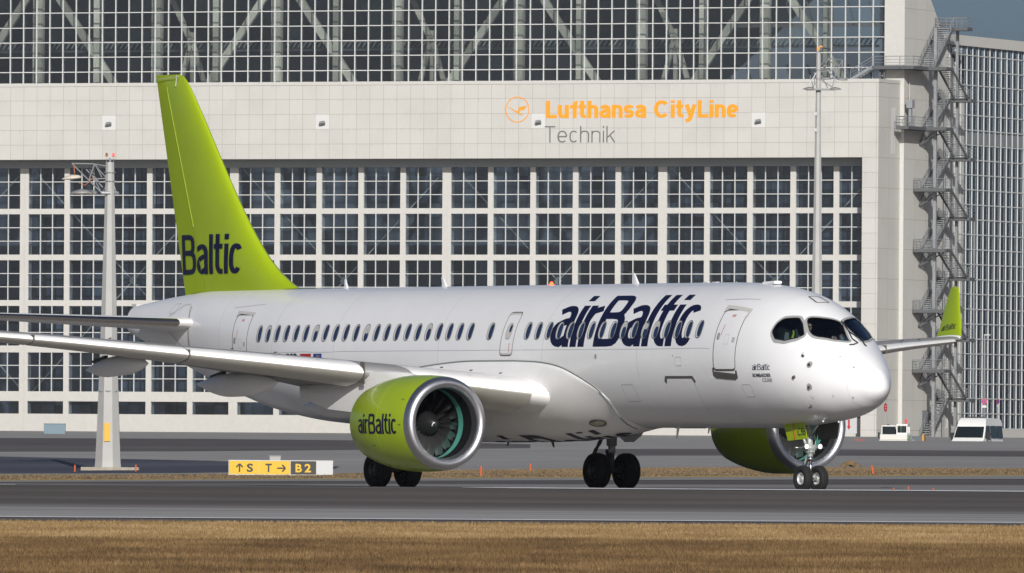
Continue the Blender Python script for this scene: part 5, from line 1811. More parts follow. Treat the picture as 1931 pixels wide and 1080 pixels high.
for y in (.20, -.20):
    bm = bmesh.new()
    lathe(bm, [(-.06, .02), (-.05, .04), (0, .064), (.02, .066)], P(3.20, y, 1.15), 'X', 20)
    recalc(bm)
    lh = obj('taxi_light', bm, M_CHROME, ng, True)
    bm = bmesh.new(); lathe(bm, [(.02, .060), (.03, .045), (.036, .002)], P(3.20, y, 1.15), 'X', 20); recalc(bm)
    obj('lamp_lens', bm, M_LAMP, lh, True)
# nose gear doors
bm = bmesh.new()
q = [P(3.95, .42, 1.72), P(3.0, .42, 1.78), P(2.82, .42, 1.35), P(3.724, .42, 1.29)]
vs = [bm.verts.new(p) for p in q] + [bm.verts.new(p + Vector((0, .02, 0))) for p in q]
for f_ in ((0, 1, 2, 3), (7, 6, 5, 4), (0, 4, 5, 1), (1, 5, 6, 2), (2, 6, 7, 3), (3, 7, 4, 0)): bm.faces.new([vs[i] for i in f_])
recalc(bm)
nd = obj('nose_gear_door', bm, M_LIME, plane); nd['label'] = 'lime nose gear door with dark letters'
bm = bmesh.new()
tube(bm, [P(3.46, .445, 1.74), P(3.36, .445, 1.33)], .008, 5)
obj('door_seam', bm, M_RED, nd)
nb = font_bm('CSB', .40, .19, .0, None, None, lambda x, y, off: P(3.26 - x, .428 + off, 1.42 + y + x * .06), .004)
obj('door_lettering', nb, M_NAVY, nd)
bm = bmesh.new()
q = [P(3.75, -.46, 1.76), P(2.72, -.46, 1.78), P(2.87, -.50, 1.36), P(3.75, -.50, 1.32)]
vs = [bm.verts.new(p) for p in q] + [bm.verts.new(p + Vector((0, .02, 0))) for p in q]
for f_ in ((0, 1, 2, 3), (7, 6, 5, 4), (0, 4, 5, 1), (1, 5, 6, 2), (2, 6, 7, 3), (3, 7, 4, 0)): bm.faces.new([vs[i] for i in f_])
recalc(bm)
nd2 = obj('nose_gear_door', bm, mat('door_inside_dark', (.07, .075, .07), .6), plane); nd2['label'] = 'dark inner face of the far nose gear door'
# main gear
for side in (1, -1):
    y = 3.365 * side
    bm = bmesh.new()
    tube(bm, [P(18.40, y * .985, 2.35), P(18.45, y, 1.15)], [.15, .14], 16)
    tube(bm, [P(18.45, y, 1.15), P(18.45, y, .95)], .10, 14)
    obox(bm, P(18.42, y, 1.62), (.12, 0, 0), (0, .17, 0), (0, 0, .16))
    tube(bm, [P(18.45, y, 1.5), P(18.3, y - 1.25 * side, 2.0)], .07, 10)
    tube(bm, [P(18.45, y, 1.25), P(17.6, y - .2 * side, 2.1)], .05, 8)
    mg = obj('main_gear', bm, M_STRUT, plane, True, 40)
    mg['label'] = 'near main landing gear under the engine' if side == 1 else 'far main landing gear under the belly'
    bm = bmesh.new()
    tube(bm, [P(18.45, y, .98), P(18.45, y, .45)], .075, 14)
    tube(bm, [P(18.45, y - .42, .475), P(18.45, y + .42, .475)], .07, 12)
    obox(bm, P(18.58, y, .80), (.03, 0, -.25), (0, .06, 0), (.07, 0, .0))
    obj('oleo_leg', bm, M_STRUTD, mg, True, 40)
    bm = bmesh.new(); tube(bm, [P(18.50, y + .1 * 1, 1.5)] + [P(18.62, y + .16 + .06 * k, 1.42 - .10 * k) for k in range(7)], [.05, .06, .045, .06, .04, .055, .045, .05], 6)
    obj('hydraulic_hose', bm, M_STRUTD, mg, True)
    for d in (-.455, .455):
        tyre(mg, P(18.45, y + d, .478), .478, .43, .22, dark=True)
    # leg door
    bm = bmesh.new()
    oy = y + .02 * side
    pts = [(18.0, 2.3), (17.2, 2.15), (17.25, 1.62), (17.5, 1.42), (17.9, 1.25), (18.3, 1.25), (18.75, 1.5), (18.9, 2.3)]
    A = [bm.verts.new(P(a, (3.62 + (2.3 - b) * .05) * side, b)) for a, b in pts]
    B = [bm.verts.new(P(a, (3.66 + (2.3 - b) * .05) * side, b)) for a, b in pts]
    n_ = len(pts)
    for i in range(n_): bm.faces.new((A[i], A[(i + 1) % n_], B[(i + 1) % n_], B[i]))
    bm.faces.new(A[::-1]); bm.faces.new(B); recalc(bm)
    obj('gear_door', bm, M_WHITE2, mg)

# ---- aerials, beacon, drains
def blade(name, s_, z0, h, c, sweep, lab=None, y=0, m=M_WHITE, down=False):
    bm = bmesh.new()
    sg = -1 if down else 1
    loops = []
    for u in (0, .15, 1.0):
        cc = c * (1.5 if u == 0 else (1 - .5 * u)); x0 = s_ + sweep * u
        loops.append([P(x0 + x * cc, y + zz * cc * 1.3, z0 + sg * (h * u) ) for x, zz in foil(8, .14, 0)])
    loft(bm, loops); recalc(bm)
    o = obj(name, bm, m, plane, True, 50)
    return o
blade('aerial', 26.60, 5.34, .25, .22, .12)
blade('aerial', 21.35, 5.32, .28, .28, .22)
blade('aerial', 11.62, 5.32, .30, .30, .25)
blade('aerial', 6.88, 5.32, .05, .03, .03)
bm = bmesh.new(); obox(bm, P(5.2, 0, 5.305), (.30, 0, .012), (0, .12, 0), (0, 0, .04)); bmesh.ops.bevel(bm, geom=bm.edges[:], offset=.02, segments=2, affect='EDGES')
obj('satellite_aerial', bm, M_WHITE, plane)
for s_ in (8.35, 7.9):
    bm = bmesh.new(); obox(bm, P(s_, 0, 5.345), (.10, 0, 0), (0, .05, 0), (0, 0, .015)); obj('roof_fitting', bm, M_LGREY, plane)
blade('drain_mast', 9.6, 1.65, .32, .14, .12, down=True)
blade('drain_mast', 8.1, 1.65, .18, .12, .08, down=True)
blade('drain_mast', 15.2, 1.26, .17, .16, -.04, down=True, y=.4, m=M_STRUTD)
blade('drain_mast', 17.1, 1.24, .12, .12, .1, down=True, y=.6, m=M_STRUTD)
bm = bmesh.new(); lathe(bm, [(0, .07), (.03, .07), (.03, .05), (.06, .048), (.09, .03), (.10, .002)], P(16.03, 0, 5.335), 'Z', 20); recalc(bm)
obj('beacon', bm, M_BEACON, plane, True)
bm = bmesh.new(); box(bm, *(P(10.4, 0, 0).x, P(9.0, 0, 0).x), .35, .42, 1.60, 1.64); obj('belly_aerial', bm, M_STRUTD, plane)
for (s_, y_) in ((2.30, .16), (2.28, -.10)):
    bm = bmesh.new(); a = FS(s_, math.pi - y_ * 1.2, .012); bmesh.ops.create_uvsphere(bm, u_segments=12, v_segments=8, radius=.02, matrix=Matrix.Translation(a)); obj('nose_lamp', bm, M_LAMP, plane, True)

# ================================================================= people in the cockpit
def skin_body(name, pts, edges, m, parent, sub=2, root=0):
    bm = bmesh.new()
    vs = [bm.verts.new(p[:3]) for p in pts]
    for a, b in edges: bm.edges.new((vs[a], vs[b]))
    o = obj(name, bm, m, parent)
    o.modifiers.new('skin', 'SKIN'); 
    for i, d in enumerate(o.data.skin_vertices[0].data):
        r = pts[i][3]; d.radius = (r, r * (pts[i][4] if len(pts[i]) > 4 else 1)); d.use_root = (i == root)
    s = o.modifiers.new('subsurf', 'SUBSURF'); s.levels = sub; s.render_levels = sub
    return o
M_SKIN = mat('skin', (.50, .29, .20), .5)
M_SHIRT = mat('pilot_shirt', (.55, .55, .56), .8)
M_HAIR = mat('short_hair', (.05, .03, .02), .8)
M_SHADES = mat('sunglasses', (.01, .01, .01), .15)
M_HIVIS = mat('hi_vis_vest', (.40, .58, .02), .7)
def person(loc, rz, label, vest=False, glasses=True):
    # seated figure, local frame: faces +X, origin on the seat under the pelvis
    t = bpy.data.objects.new('person', None); col.objects.link(t)
    t.location = loc; t.rotation_euler = (0, 0, rz)
    tag(t, label, 'person')
    pts = [(0, 0, .10, .15), (0, 0, .26, .14, .8), (-.01, 0, .42, .16, .7), (-.01, 0, .53, .12, .8), (.0, 0, .60, .055), (.01, 0, .66, .06),
           (0, .19, .50, .065), (.10, .25, .28, .05), (.34, .18, .26, .038), (.43, .15, .28, .03), (.51, .13, .29, .025),
           (0, -.19, .50, .065), (.10, -.25, .28, .05), (.34, -.18, .26, .038), (.43, -.15, .28, .03), (.51, -.13, .29, .025),
           (.20, .10, .09, .09), (.46, .12, .08, .065), (.52, .12, -.28, .045), (.62, .12, -.34, .035),
           (.20, -.10, .09, .09), (.46, -.12, .08, .065), (.52, -.12, -.28, .045), (.62, -.12, -.34, .035)]
    ed = [(0, 1), (1, 2), (2, 3), (3, 4), (4, 5), (3, 6), (6, 7), (7, 8), (8, 9), (9, 10), (3, 11), (11, 12), (12, 13), (13, 14), (14, 15), (0, 16), (16, 17), (17, 18), (18, 19), (0, 20), (20, 21), (21, 22), (22, 23)]
    b = skin_body('body', pts, ed, M_SKIN, t)
    # head as a shaped ball
    bm = bmesh.new()
    bmesh.ops.create_uvsphere(bm, u_segments=28, v_segments=20, radius=1)
    for v in bm.verts:
        x, y, z = v.co
        k = 1 - .22 * max(0, -z)
        v.co = (.01 + x * .098 * k + (.02 * math.exp(-((y / .18) ** 2 + ((z + .12) / .16) ** 2)) if x > .5 else 0), y * .076 * k, .76 + z * .12)
    for d in (-1, 1):
        bmesh.ops.create_icosphere(bm, subdivisions=1, radius=1, matrix=Matrix.Translation((.0, d * .076, .755)) @ Matrix.Diagonal((.02, .012, .032, 1)))
    bmesh.ops.create_icosphere(bm, subdivisions=1, radius=1, matrix=Matrix.Translation((.10, 0, .70)) @ Matrix.Diagonal((.012, .026, .007, 1)))
    obj('head', bm, M_SKIN, t, True)
    bm = bmesh.new()
    bmesh.ops.create_uvsphere(bm, u_segments=24, v_segments=16, radius=1)
    for v in bm.verts: v.co = (-.006 + v.co.x * .101, v.co.y * .082, .775 + v.co.z * .115)
    bmesh.ops.delete(bm, geom=[f for f in bm.faces if f.calc_center_median().z < .80 - (f.calc_center_median().x < .02) * .09 or (f.calc_center_median().x > .055 and f.calc_center_median().z < .835)], context='FACES')
    obj('hair', bm, M_HAIR, t, True)
    if glasses:
        bm = bmesh.new()
        for d in (-1, 1):
            obox(bm, (.102, d * .033, .772), (.006, d * -.004, 0), (0, .024, 0), (0, 0, .016))
            obox(bm, (.05, d * .079, .775), (.05, 0, 0), (0, .002, 0), (0, 0, .004))
        obox(bm, (.108, 0, .778), (.004, 0, 0), (0, .012, 0), (0, 0, .004))
        obj('sunglasses', bm, M_SHADES, t)
    else:
        bm = bmesh.new()
        for d in (-1, 1): bmesh.ops.create_icosphere(bm, subdivisions=2, radius=.012, matrix=Matrix.Translation((.095, d * .03, .772)))
        obj('eye', bm, M_SHADES, t)
    p2 = [(0, 0, .06, .165), (0, 0, .26, .155, .8), (-.01, 0, .42, .175, .7), (-.01, 0, .52, .13, .8), (.0, 0, .575, .07), (0, .19, .50, .078), (.08, .24, .33, .066), (0, -.19, .50, .078), (.08, -.24, .33, .066)]
    skin_body('shirt', p2, [(0, 1), (1, 2), (2, 3), (3, 4), (3, 5), (5, 6), (3, 7), (7, 8)], M_HIVIS if vest else M_SHIRT, t)
    p3 = [(0, 0, .07, .165), (.20, .10, .09, .10), (.46, .12, .08, .078), (.52, .12, -.24, .06), (.20, -.10, .09, .10), (.46, -.12, .08, .078), (.52, -.12, -.24, .06)]
    skin_body('trousers', p3, [(0, 1), (1, 2), (2, 3), (0, 4), (4, 5), (5, 6)], mat('dark_trousers', (.02, .02, .03), .8), t)
    bm = bmesh.new()
    for d in (-1, 1):
        for k in range(5):
            a = (k - 2) * .22
            ln = (.055, .07, .078, .072, .058)[k] if k else .05
            bs_ = Vector((.53, d * .13 + (k - 2) * .016, .292))
            tube(bm, [bs_, bs_ + Vector((ln * .5, (k - 2) * .004, -.004)), bs_ + Vector((ln * .85, (k - 2) * .005, -.022))], [.009, .0085, .007], 6)
    obj('fingers', bm, M_SKIN, t, True)
    return t
def wp(s, y, z): return plane.matrix_world @ P(s, y, z) if False else Matrix.Translation((-0.21, 320, 0)) @ Matrix.Rotation(R(-59), 4, 'Z') @ P(s, y, z)
person(wp(2.66, .50, 3.40), R(-59), 'pilot in white shirt and sunglasses seen through the right windscreen')
person(wp(2.66, -.50, 3.40), R(-59), 'second pilot in the far seat behind the left windscreen', glasses=False)
bm = bmesh.new()
prism(bm, [(-.05, 0), (.01, .01), (.03, .12), (.015, .20), (-.015, .20), (-.01, .12)], -.008, .008)
v = obj('hi_vis_vest', bm, M_HIVIS)
v.location = wp(2.75, .90, 3.88); v.rotation_euler = (0, 0, R(-20))
tag(v, 'yellow hi-vis vest hanging behind the cockpit side window', 'vest')
bm = bmesh.new()
prism(bm, [(-.07, 0), (.07, 0), (.06, .24), (-.03, .25)], -.01, .01)
v = obj('sun_blind', bm, mat('pale_folder', (.16, .20, .19), .7))
v.location = wp(2.95, .98, 3.78); v.rotation_euler = (0, 0, R(-10))
tag(v, 'pale sun blind standing inside the cockpit side window', 'blind')

# ================================================================= masts
M_MAST = mat('mast_grey', (.34, .34, .33), .55, noise=.06, nscale=1)
M_MASTS = mat('mast_bracket', (.30, .31, .32), .45, .3)
M_LAMPG = mat('lamp_housing', (.20, .205, .21), .45, .2)
M_CREAM = mat('lamp_glass', (.62, .56, .47), .3)
def mast_shaft(bm, h, w0, w1, n=8, lean=0, b0=None):
    # faceted taper
    loops = []
    for u in (0, .03, .15, .35, .6, .8, 1):
        w = w0 + (w1 - w0) * (u ** .72)
        loops.append([((w * math.cos(2 * math.pi * (k + .5) / n)) / math.cos(math.pi / n), (w * math.sin(2 * math.pi * (k + .5) / n)) / math.cos(math.pi / n), u * h) for k in range(n)])
    loft(bm, loops)
def lamp_head(parent, loc, rz, tilt, L=1.0, m2=None):
    bm = bmesh.new()
    loops = []
    for u, w, h in ((0, .10, .08), (.12, .17, .15), (.45, .24, .20), (.8, .19, .12), (1, .02, .02)):
        loops.append([(u * L, w * L * math.cos(a), (h * L * math.sin(a)) * (1 if math.sin(a) > 0 else .35)) for a in [2 * math.pi * k / 14 for k in range(14)]])
    loft(bm, loops); recalc(bm)
    for f in bm.faces:
        if f.normal.z < -.3 : f.material_index = 1
    o = obj('floodlight', bm, [m2 or M_LAMPG, M_CREAM], parent, True, 40)
    o.location = loc; o.rotation_euler = (0, tilt, rz)
    return o
MY_ = 600.0; MX_ = -19.92
zb = zg(MX_, MY_)
mt = empty('floodlight_mast', (MX_, MY_, zb), 0, 'thick grey floodlight mast left of the tail, two red lamps on top', 'light mast')
bm = bmesh.new(); mast_shaft(bm, 15.25, .66, .20)
bmesh.ops.bevel(bm, geom=[], offset=0)
obj('shaft', bm, M_MAST, mt)
bm = bmesh.new(); box(bm, -1.30, 1.55, -1.3, 1.3, -.4, .17); obj('footing', bm, mat('footing_concrete', (.30, .27, .22), .9, noise=.2, nscale=3), mt)
bm = bmesh.new(); box(bm, -.18, .12, -.66, -.61, 1.45, 2.35); obj('yellow_notice', bm, mat('notice_yellow', (.62, .36, .03), .6), mt)
bm = bmesh.new(); tube(bm, [(0, 0, 3.9), (0, 0, 3.96)], .55, 8); obj('collar', bm, M_MASTS, mt)
bm = bmesh.new()
box(bm, -.19, .19, -.05, .05, 15.45, 15.52); tube(bm, [(0, 0, 15.2), (0, 0, 15.5)], .05, 8)
tube(bm, [(-.17, 0, 15.45), (-.19, 0, 15.25), (-.10, 0, 15.1)], .015, 5); tube(bm, [(.17, 0, 15.45), (.19, 0, 15.25), (.10, 0, 15.1)], .015, 5)
obj('lamp_bracket', bm, M_MASTS, mt)
M_REDG = mat('red_lamp_lit', (.7, .02, .03), .3, emit=(1, .03, .05, 1.6)); M_REDD = mat('red_lamp_unlit', (.12, .01, .01), .3); M_BRASS = mat('lamp_base_orange', (.45, .2, .05), .4)
for x, m in ((-.17, M_REDD), (.17, M_REDG)):
    bm = bmesh.new(); lathe(bm, [(15.52, .075), (15.56, .075), (15.58, .05)], (x, 0, 0), 'Z', 12, closed=True); b_ = obj('obstruction_light', bm, M_BRASS, mt)
    bm = bmesh.new(); lathe(bm, [(15.58, .055), (15.66, .055), (15.70, .035), (15.715, .003)], (x, 0, 0), 'Z', 12); recalc(bm); obj('red_lens', bm, m, b_, True)
def tr(bm, pts, r=.028): 
    for a, b in pts: tube(bm, [a, b], r, 6)
bm = bmesh.new()
A = (-1.86, -.9, 15.15); B = (-.8, -.5, 15.15); Cc = (-.42, -.3, 13.75); D = (-.16, 0, 14.45); E_ = (-.16, 0, 15.05); F_ = (-.16, 0, 13.75)
A2 = (-1.1, .9, 15.0); 
tr(bm, [(A, B), (A, Cc), (B, D), ((-.75, -.5, 15.15), (-1.0, -.4, 14.42)), ((-.72, -.5, 15.15), (-.4, -.2, 14.5)), ((-1.05, -.45, 14.38), D), (A2, Cc), (A2, B), (A2, (-.5, .3, 14.2)), ((-1.2, .7, 14.9), (-.35, .1, 14.0)), (Cc, F_), (B, E_), ((-.35, .2, 13.75), (-.12, -.15, 14.25)), ((.14, .1, 14.3), (.32, -.2, 13.75))], .032)
tube(bm, [Cc, (-.38, -.3, 13.72), (0.02, -.2, 13.72)], .09, 8); tube(bm, [(.12, 0, 13.74), (.42, -.2, 13.72)], .085, 8)
for z in (14.75, 14.32): tube(bm, [(0, 0, z - .02), (0, 0, z + .02)], .30, 12)
obj('lamp_frame', bm, M_MASTS, mt)
bm = bmesh.new(); tube(bm, [(-1.75, -.9, 15.1), (-1.72, -.9, 14.65)], .03, 6); tube(bm, [(-1.5, -.8, 14.2), (-1.2, -.7, 14.08), (-1.02, -.6, 14.25), (-.8, -.5, 14.5)], .02, 6); obj('cable', bm, mat('cable_orange', (.35, .12, .06), .6), mt)
lamp_head(mt, (-1.40, -.95, 14.46), R(180), R(6), .95, mat('lamp_shell_cream', (.52, .46, .38), .4))
lamp_head(mt, (-.95, -.7, 13.72), R(180), R(2), 1.0)
lamp_head(mt, (-.62, .6, 13.72), R(180), R(0), .9)

# far mast
MX2, MY2 = 22.62, 900.0
mt2 = empty('floodlight_mast', (MX2, MY2, zg(MX2, MY2)), 0, 'tall slim grey mast in front of the hangar rising behind the cockpit', 'light mast')
hh = 31.0 - zg(MX2, MY2)
bm = bmesh.new(); mast_shaft(bm, hh, .62, .15); obj('shaft', bm, M_MAST, mt2)
bm = bmesh.new(); tube(bm, [(0, 0, hh), (0, 0, hh + .35)], .06, 8); obj('top_rod', bm, M_MASTS, mt2)
bm = bmesh.new(); obox(bm, (-.03, 0, hh + .25), (.10, 0, 0), (0, .1, 0), (0, 0, .12)); obox(bm, (.16, 0, hh + .42), (.14, 0, 0), (0, .06, 0), (0, 0, .05)); obj('obstruction_light', bm, mat('lamp_orange', (.65, .25, .02), .5), mt2)
bm = bmesh.new()
zt = hh
q = [((0.07, 0, zt - 1.03), (0.73, -.6, zt - 0.47)), ((0.73, -.6, zt - 0.47), (1.33, -.4, zt - 1.29)), ((1.33, -.4, zt - 1.29), (1.01, -.6, zt - 2.67)), ((0.07, 0, zt - 1.98), (1.01, -.6, zt - 2.58)), ((0.07, 0, zt - 1.63), (0.73, -.6, zt - 0.52)),
     ((0.73, -.6, zt - 0.47), (1.82, .6, zt - 0.56)), ((1.82, .6, zt - 0.56), (1.33, -.4, zt - 1.29)), ((1.33, -.4, zt - 1.29), (0.14, 0, zt - 1.46)), ((0.14, 0, zt - 0.86), (0.70, .5, zt - 1.29)), ((0.70, .5, zt - 1.29), (1.33, .2, zt - 2.15)), ((0.21, 0, zt - 1.72), (0.70, .2, zt - 2.62)),
     ((-0.07, 0, zt - 1.38), (-0.84, -.4, zt - 2.67)), ((-0.07, 0, zt - 2.24), (-0.70, -.4, zt - 2.75)), ((-0.63, -.3, zt - 1.72), (-0.35, 0, zt - 2.67)), ((-0.28, 0, zt - 1.46), (-0.28, 0, zt - 2.41)), ((1.82, .6, zt - 0.56), (1.75, .6, zt - 1.12))]
tr(bm, q, .04)
tube(bm, [(-.95, -.5, zt - 2.78), (1.2, -.5, zt - 2.76)], .075, 8)
for z in (zt - 1.3, zt - 1.95): tube(bm, [(0, 0, z - .03), (0, 0, z + .03)], .25, 12)
obj('lamp_frame', bm, M_MASTS, mt2)
for (x, y, dz, rz, tl) in ((.85, -.5, -2.76, 0, 0), (-.30, -.5, -2.76, R(180), 0), (1.35, .5, -1.98, 0, R(4)), (.2, .9, -1.95, 0, 0)):
    lamp_head(mt2, (x, y, zt + dz), rz, tl, .88)
bm = bmesh.new()
for z in (zt - 4.7, zt - 5.9): box(bm, -.35, -.1, -.3, -.1, z, z + .25)
obj('bracket_box', bm, M_MASTS, mt2)

# ================================================================= van
M_VAN = mat('van_white', (.70, .70, .68), .3, coat=.4)
M_VGL = mat('van_glass', (.012, .017, .020), .18, 0, .3)
M_VBL = mat('van_black_trim', (.015, .015, .016), .5)
VY = 735.0
def at(u, Y): 
    return (u - 965.5) / 22880 * Y
# local: x forward, y left, z up
van = empty('minibus', (at(1847, VY) + .02, VY + 2.0, zg(28, VY) - .0), R(-107), 'white high-roof minibus with dark windscreen parked at the right edge', 'van')
pr = [(-2.6, .35), (-2.6, 2.25), (-2.45, 2.50), (.95, 2.54), (1.25, 2.46), (1.56, 2.02), (2.18, 1.30), (2.55, 1.12), (2.72, .95), (2.75, .35)]
bm = bmesh.new()
def vhw(z): return .98 - .16 * max(0, (z - 1.1) / 1.4) ** 1.6
loops = []
A = [[bm.verts.new((x, sgn * vhw(z), z)) for x, z in pr] for sgn in (1, -1)]
for i in range(len(pr)):
    j = (i + 1) % len(pr)
    bm.faces.new((A[0][i], A[0][j], A[1][j], A[1][i]))
b2 = [bm.faces.new(A[0][::-1]), bm.faces.new(A[1])]
bmesh.ops.triangulate(bm, faces=b2)
bmesh.ops.bevel(bm, geom=[e for e in bm.edges if len(e.link_faces) == 2 and e.calc_face_angle(0) > .5], offset=.06, segments=2, affect='EDGES')
recalc(bm)
body = obj('body', bm, M_VAN, van, True, 40)
bm = bmesh.new()
q = [(1.58, .84, 2.00), (1.58, -.84, 2.00), (2.16, -.90, 1.33), (2.16, .90, 1.33)]
nrm = Vector((1.05, 0, .77)).normalized() * .015
bm.faces.new([bm.verts.new(Vector(p) + nrm) for p in q]); recalc(bm); obj('windscreen', bm, M_VGL, van)
for sgn in (1, -1):
    for xa, xb, nm in ((.55, 1.60, 'door_window'), (-1.0, .40, 'side_window'), (-2.4, -1.12, 'side_window')):
        bm = bmesh.new()
        t = 2.06
        pts = [(xa, 1.32), (xb + (.28 if nm[0] == 'd' else 0), 1.32), (xb - (.22 if nm[0] == 'd' else 0), t), (xa, t)]
        bm.faces.new([bm.verts.new((x, sgn * (vhw(z) + .008), z)) for x, z in pts]); recalc(bm)
        obj(nm, bm, M_VGL, van)
    bm = bmesh.new(); obox(bm, (1.62, sgn * 1.14, 1.42), (.06, 0, 0), (0, .10, 0), (0, 0, .22)); tube(bm, [(1.62, sgn * .95, 1.3), (1.62, sgn * 1.1, 1.3)], .03, 6); obj('mirror', bm, M_VBL, van)
    bm = bmesh.new(); box(bm, .46, .48, *sorted((sgn * .95, sgn * .992)), .5, 1.25); box(bm, .55, .72, *sorted((sgn * .985, sgn * 1.0)), 1.12, 1.16); obj('door_trim', bm, M_VBL, van)
    for x in (1.75, -1.7):
        bm = bmesh.new(); lathe(bm, [(-.10, .2), (-.11, .31), (-.06, .34), (.06, .34), (.11, .31), (.10, .2)], (x, sgn * .86, .34), 'Y', 24, closed=True); recalc(bm); wv = obj('wheel', bm, M_BLACK, van, True, 50)
        bm = bmesh.new(); lathe(bm, [(sgn * .08, .19), (sgn * .07, .1), (sgn * .10, .02)], (x, sgn * .86, .34), 'Y', 16); recalc(bm); obj('rim', bm, M_RIM, wv, True)
    bm = bmesh.new(); obox(bm, (2.62, sgn * .72, .92), (.12, 0, -.05), (0, .18, 0), (.02, 0, .12)); obj('headlight', bm, M_CREAM, van)
bm = bmesh.new(); obox(bm, (.2, 0, 2.56), (.12, 0, 0), (0, .50, 0), (0, 0, .05)); obj('roof_bar', bm, M_VBL, van)
bm = bmesh.new(); box(bm, 2.70, 2.80, -.9, .9, .35, .62); box(bm, 2.72, 2.77, -.5, .5, .70, .95); obj('bumper', bm, M_VBL, van)

# ================================================================= tow tractor and dolly
tg = empty('tow_tractor', (at(1690, 735) + .1, 735.0, zg(23, 735)), R(-100), 'low white aircraft tow tractor with an open glazed cab and roof beacons', 'tractor')
M_TUG = mat('tug_white', (.58, .57, .53), .5)
bm = bmesh.new(); box(bm, -2.2, 1.6, -.86, .86, .35, 1.18); box(bm, -.6, 1.45, -.84, .84, 1.18, 1.50)
bmesh.ops.bevel(bm, geom=[e for e in bm.edges], offset=.03, segments=1, affect='EDGES'); obj('chassis', bm, M_TUG, tg)
bm = bmesh.new()
box(bm, .1, 1.2, .15, .80, 1.5, 1.60); 
for x, y in ((.12, .17), (.12, .78), (1.16, .17), (1.16, .78), (.65, .78)): box(bm, x - .03, x + .03, y - .03, y + .03, 1.5, 2.05)
box(bm, .08, 1.2, .13, .82, 2.03, 2.12)
obj('cab', bm, M_VAN, tg)
bm = bmesh.new(); box(bm, .14, 1.14, .19, .765, 1.6, 2.0); obj('cab_glass', bm, glass('cab_glass', (.35, .42, .42), .1), tg)
bm = bmesh.new(); box(bm, 1.0, 1.15, -.72, .05, 1.50, 1.98); obj('windscreen', bm, M_VGL, tg)
bm = bmesh.new(); box(bm, .98, 1.18, -.76, .1, 1.98, 2.04); box(bm, 1.0, 1.12, -.78, -.72, 1.5, 2.0); obj('windscreen_frame', bm, M_VAN, tg)
bm = bmesh.new(); obox(bm, (.6, -.2, 1.68), (.2, 0, 0), (0, .28, 0), (0, 0, .18)); bmesh.ops.bevel(bm, geom=bm.edges[:], offset=.06, segments=2, affect='EDGES'); obj('seat', bm, M_VBL, tg)
for y, m in ((-.66, M_BRASS), (-.38, M_BLUE), (.1, M_BRASS)):
    bm = bmesh.new(); lathe(bm, [(2.04, .05), (2.10, .05), (2.12, .02)], (1.08, y, 0), 'Z', 10, closed=True); obj('beacon', bm, m, tg)
bm = bmesh.new(); box(bm, .9, 1.0, -1.02, -.9, 1.25, 1.62); obj('mirror', bm, M_VBL, tg)
bm = bmesh.new(); box(bm, .6, .9, .862, .90, 1.18, 1.40); obj('green_light', bm, mat('green_lens', (.02, .30, .08), .4), tg)
for x in (1.0, -1.6):
    for y in (-.78, .78):
        bm = bmesh.new(); lathe(bm, [(-.13, .2), (-.14, .33), (.14, .33), (.13, .2)], (x, y, .33), 'Y', 20, closed=True); recalc(bm); obj('wheel', bm, M_BLACK, tg, True, 50)
dl = empty('baggage_dolly', (at(1729, 737), 737.0, zg(24, 737)), R(-8), 'low dark grey trailer with a yellow end beside the tow tractor', 'trailer')
bm = bmesh.new(); box(bm, -.45, .42, -.5, .5, .82, 1.42); box(bm, -.5, -.46, -.5, .5, .8, 1.56); obj('tub', bm, mat('dolly_grey', (.08, .095, .115), .5), dl)
bm = bmesh.new(); box(bm, .425, .55, -.5, .5, 1.10, 1.52); obj('end_board', bm, mat('dolly_yellow', (.40, .23, .03), .5), dl)
for x in (-.3, .3):
    bm = bmesh.new(); tube(bm, [(x, -.5, .3), (x, .5, .3)], .3, 18); obj('wheel', bm, M_BLACK, dl)
bm = bmesh.new(); box(bm, -.4, .4, -.05, .05, .3, .84); obj('axle_beam', bm, M_VBL, dl)

# ================================================================= small things on the far apron
def gp(u, Y): X = at(u, Y); return X, Y, zg(X, Y)
X, Y, z = gp(1612, 735)
bm = bmesh.new()
obox(bm, (-.25, 0, .98), (.42, 0, -.03), (0, .2, 0), (0, 0, .06)); obox(bm, (.30, 0, 1.06), (.30, 0, 0), (0, .3, 0), (.06, 0, .11)); box(bm, -.5, .5, -.2, .2, 0, .95)
o = obj('engine_cover', bm, mat('red_cover', (.38, .02, .03), .6)); o.location = (X, Y, z)
tag(o, 'flat red equipment cover lying left of the white tow tractor', 'cover')
def disc_sign(u, v, Y, r, yaw, label, cols, post, face=None):
    X = at(u, Y); z = .84 + (861 - v + .0068 * (u - 965.5)) * Y / 22880
    e = empty('road_sign', (X, Y, zg(X, Y)), yaw, label, 'sign')
    h = z - zg(X, Y)
    bm = bmesh.new(); tube(bm, [(0, .03, 0), (0, .03, h)], .035, 8); obj('post', bm, post, e)
    for i, (c, rr) in enumerate(cols):
        bm = bmesh.new(); tube(bm, [(0, -.02 - .004 * i, h), (0, .0 - .004 * i, h)], rr, 28 if not face else 8); obj('sign_disc', bm, c, e)
    return e, h
M_SRED = mat('sign_red', (.50, .02, .03), .5); M_SBLUE = mat('sign_blue', (.03, .06, .35), .5)
e, h = disc_sign(1857.5, 757, 900, .215, R(0), 'round blue and red no-stopping sign directly behind the white minibus', [(M_SRED, .215), (M_SBLUE, .155)], M_MASTS)
bm = bmesh.new(); obox(bm, (0, -.040, h), (.12, 0, .12), (0, .003, 0), (-.018, 0, .018)); obox(bm, (0, -.047, h), (-.12, 0, .12), (0, .003, 0), (.018, 0, .018)); obj('sign_cross', bm, M_SRED, e)
bm = bmesh.new(); box(bm, -.17, .17, -.03, -.01, h - .46, h - .27); obj('lower_plate', bm, M_WHT, e)
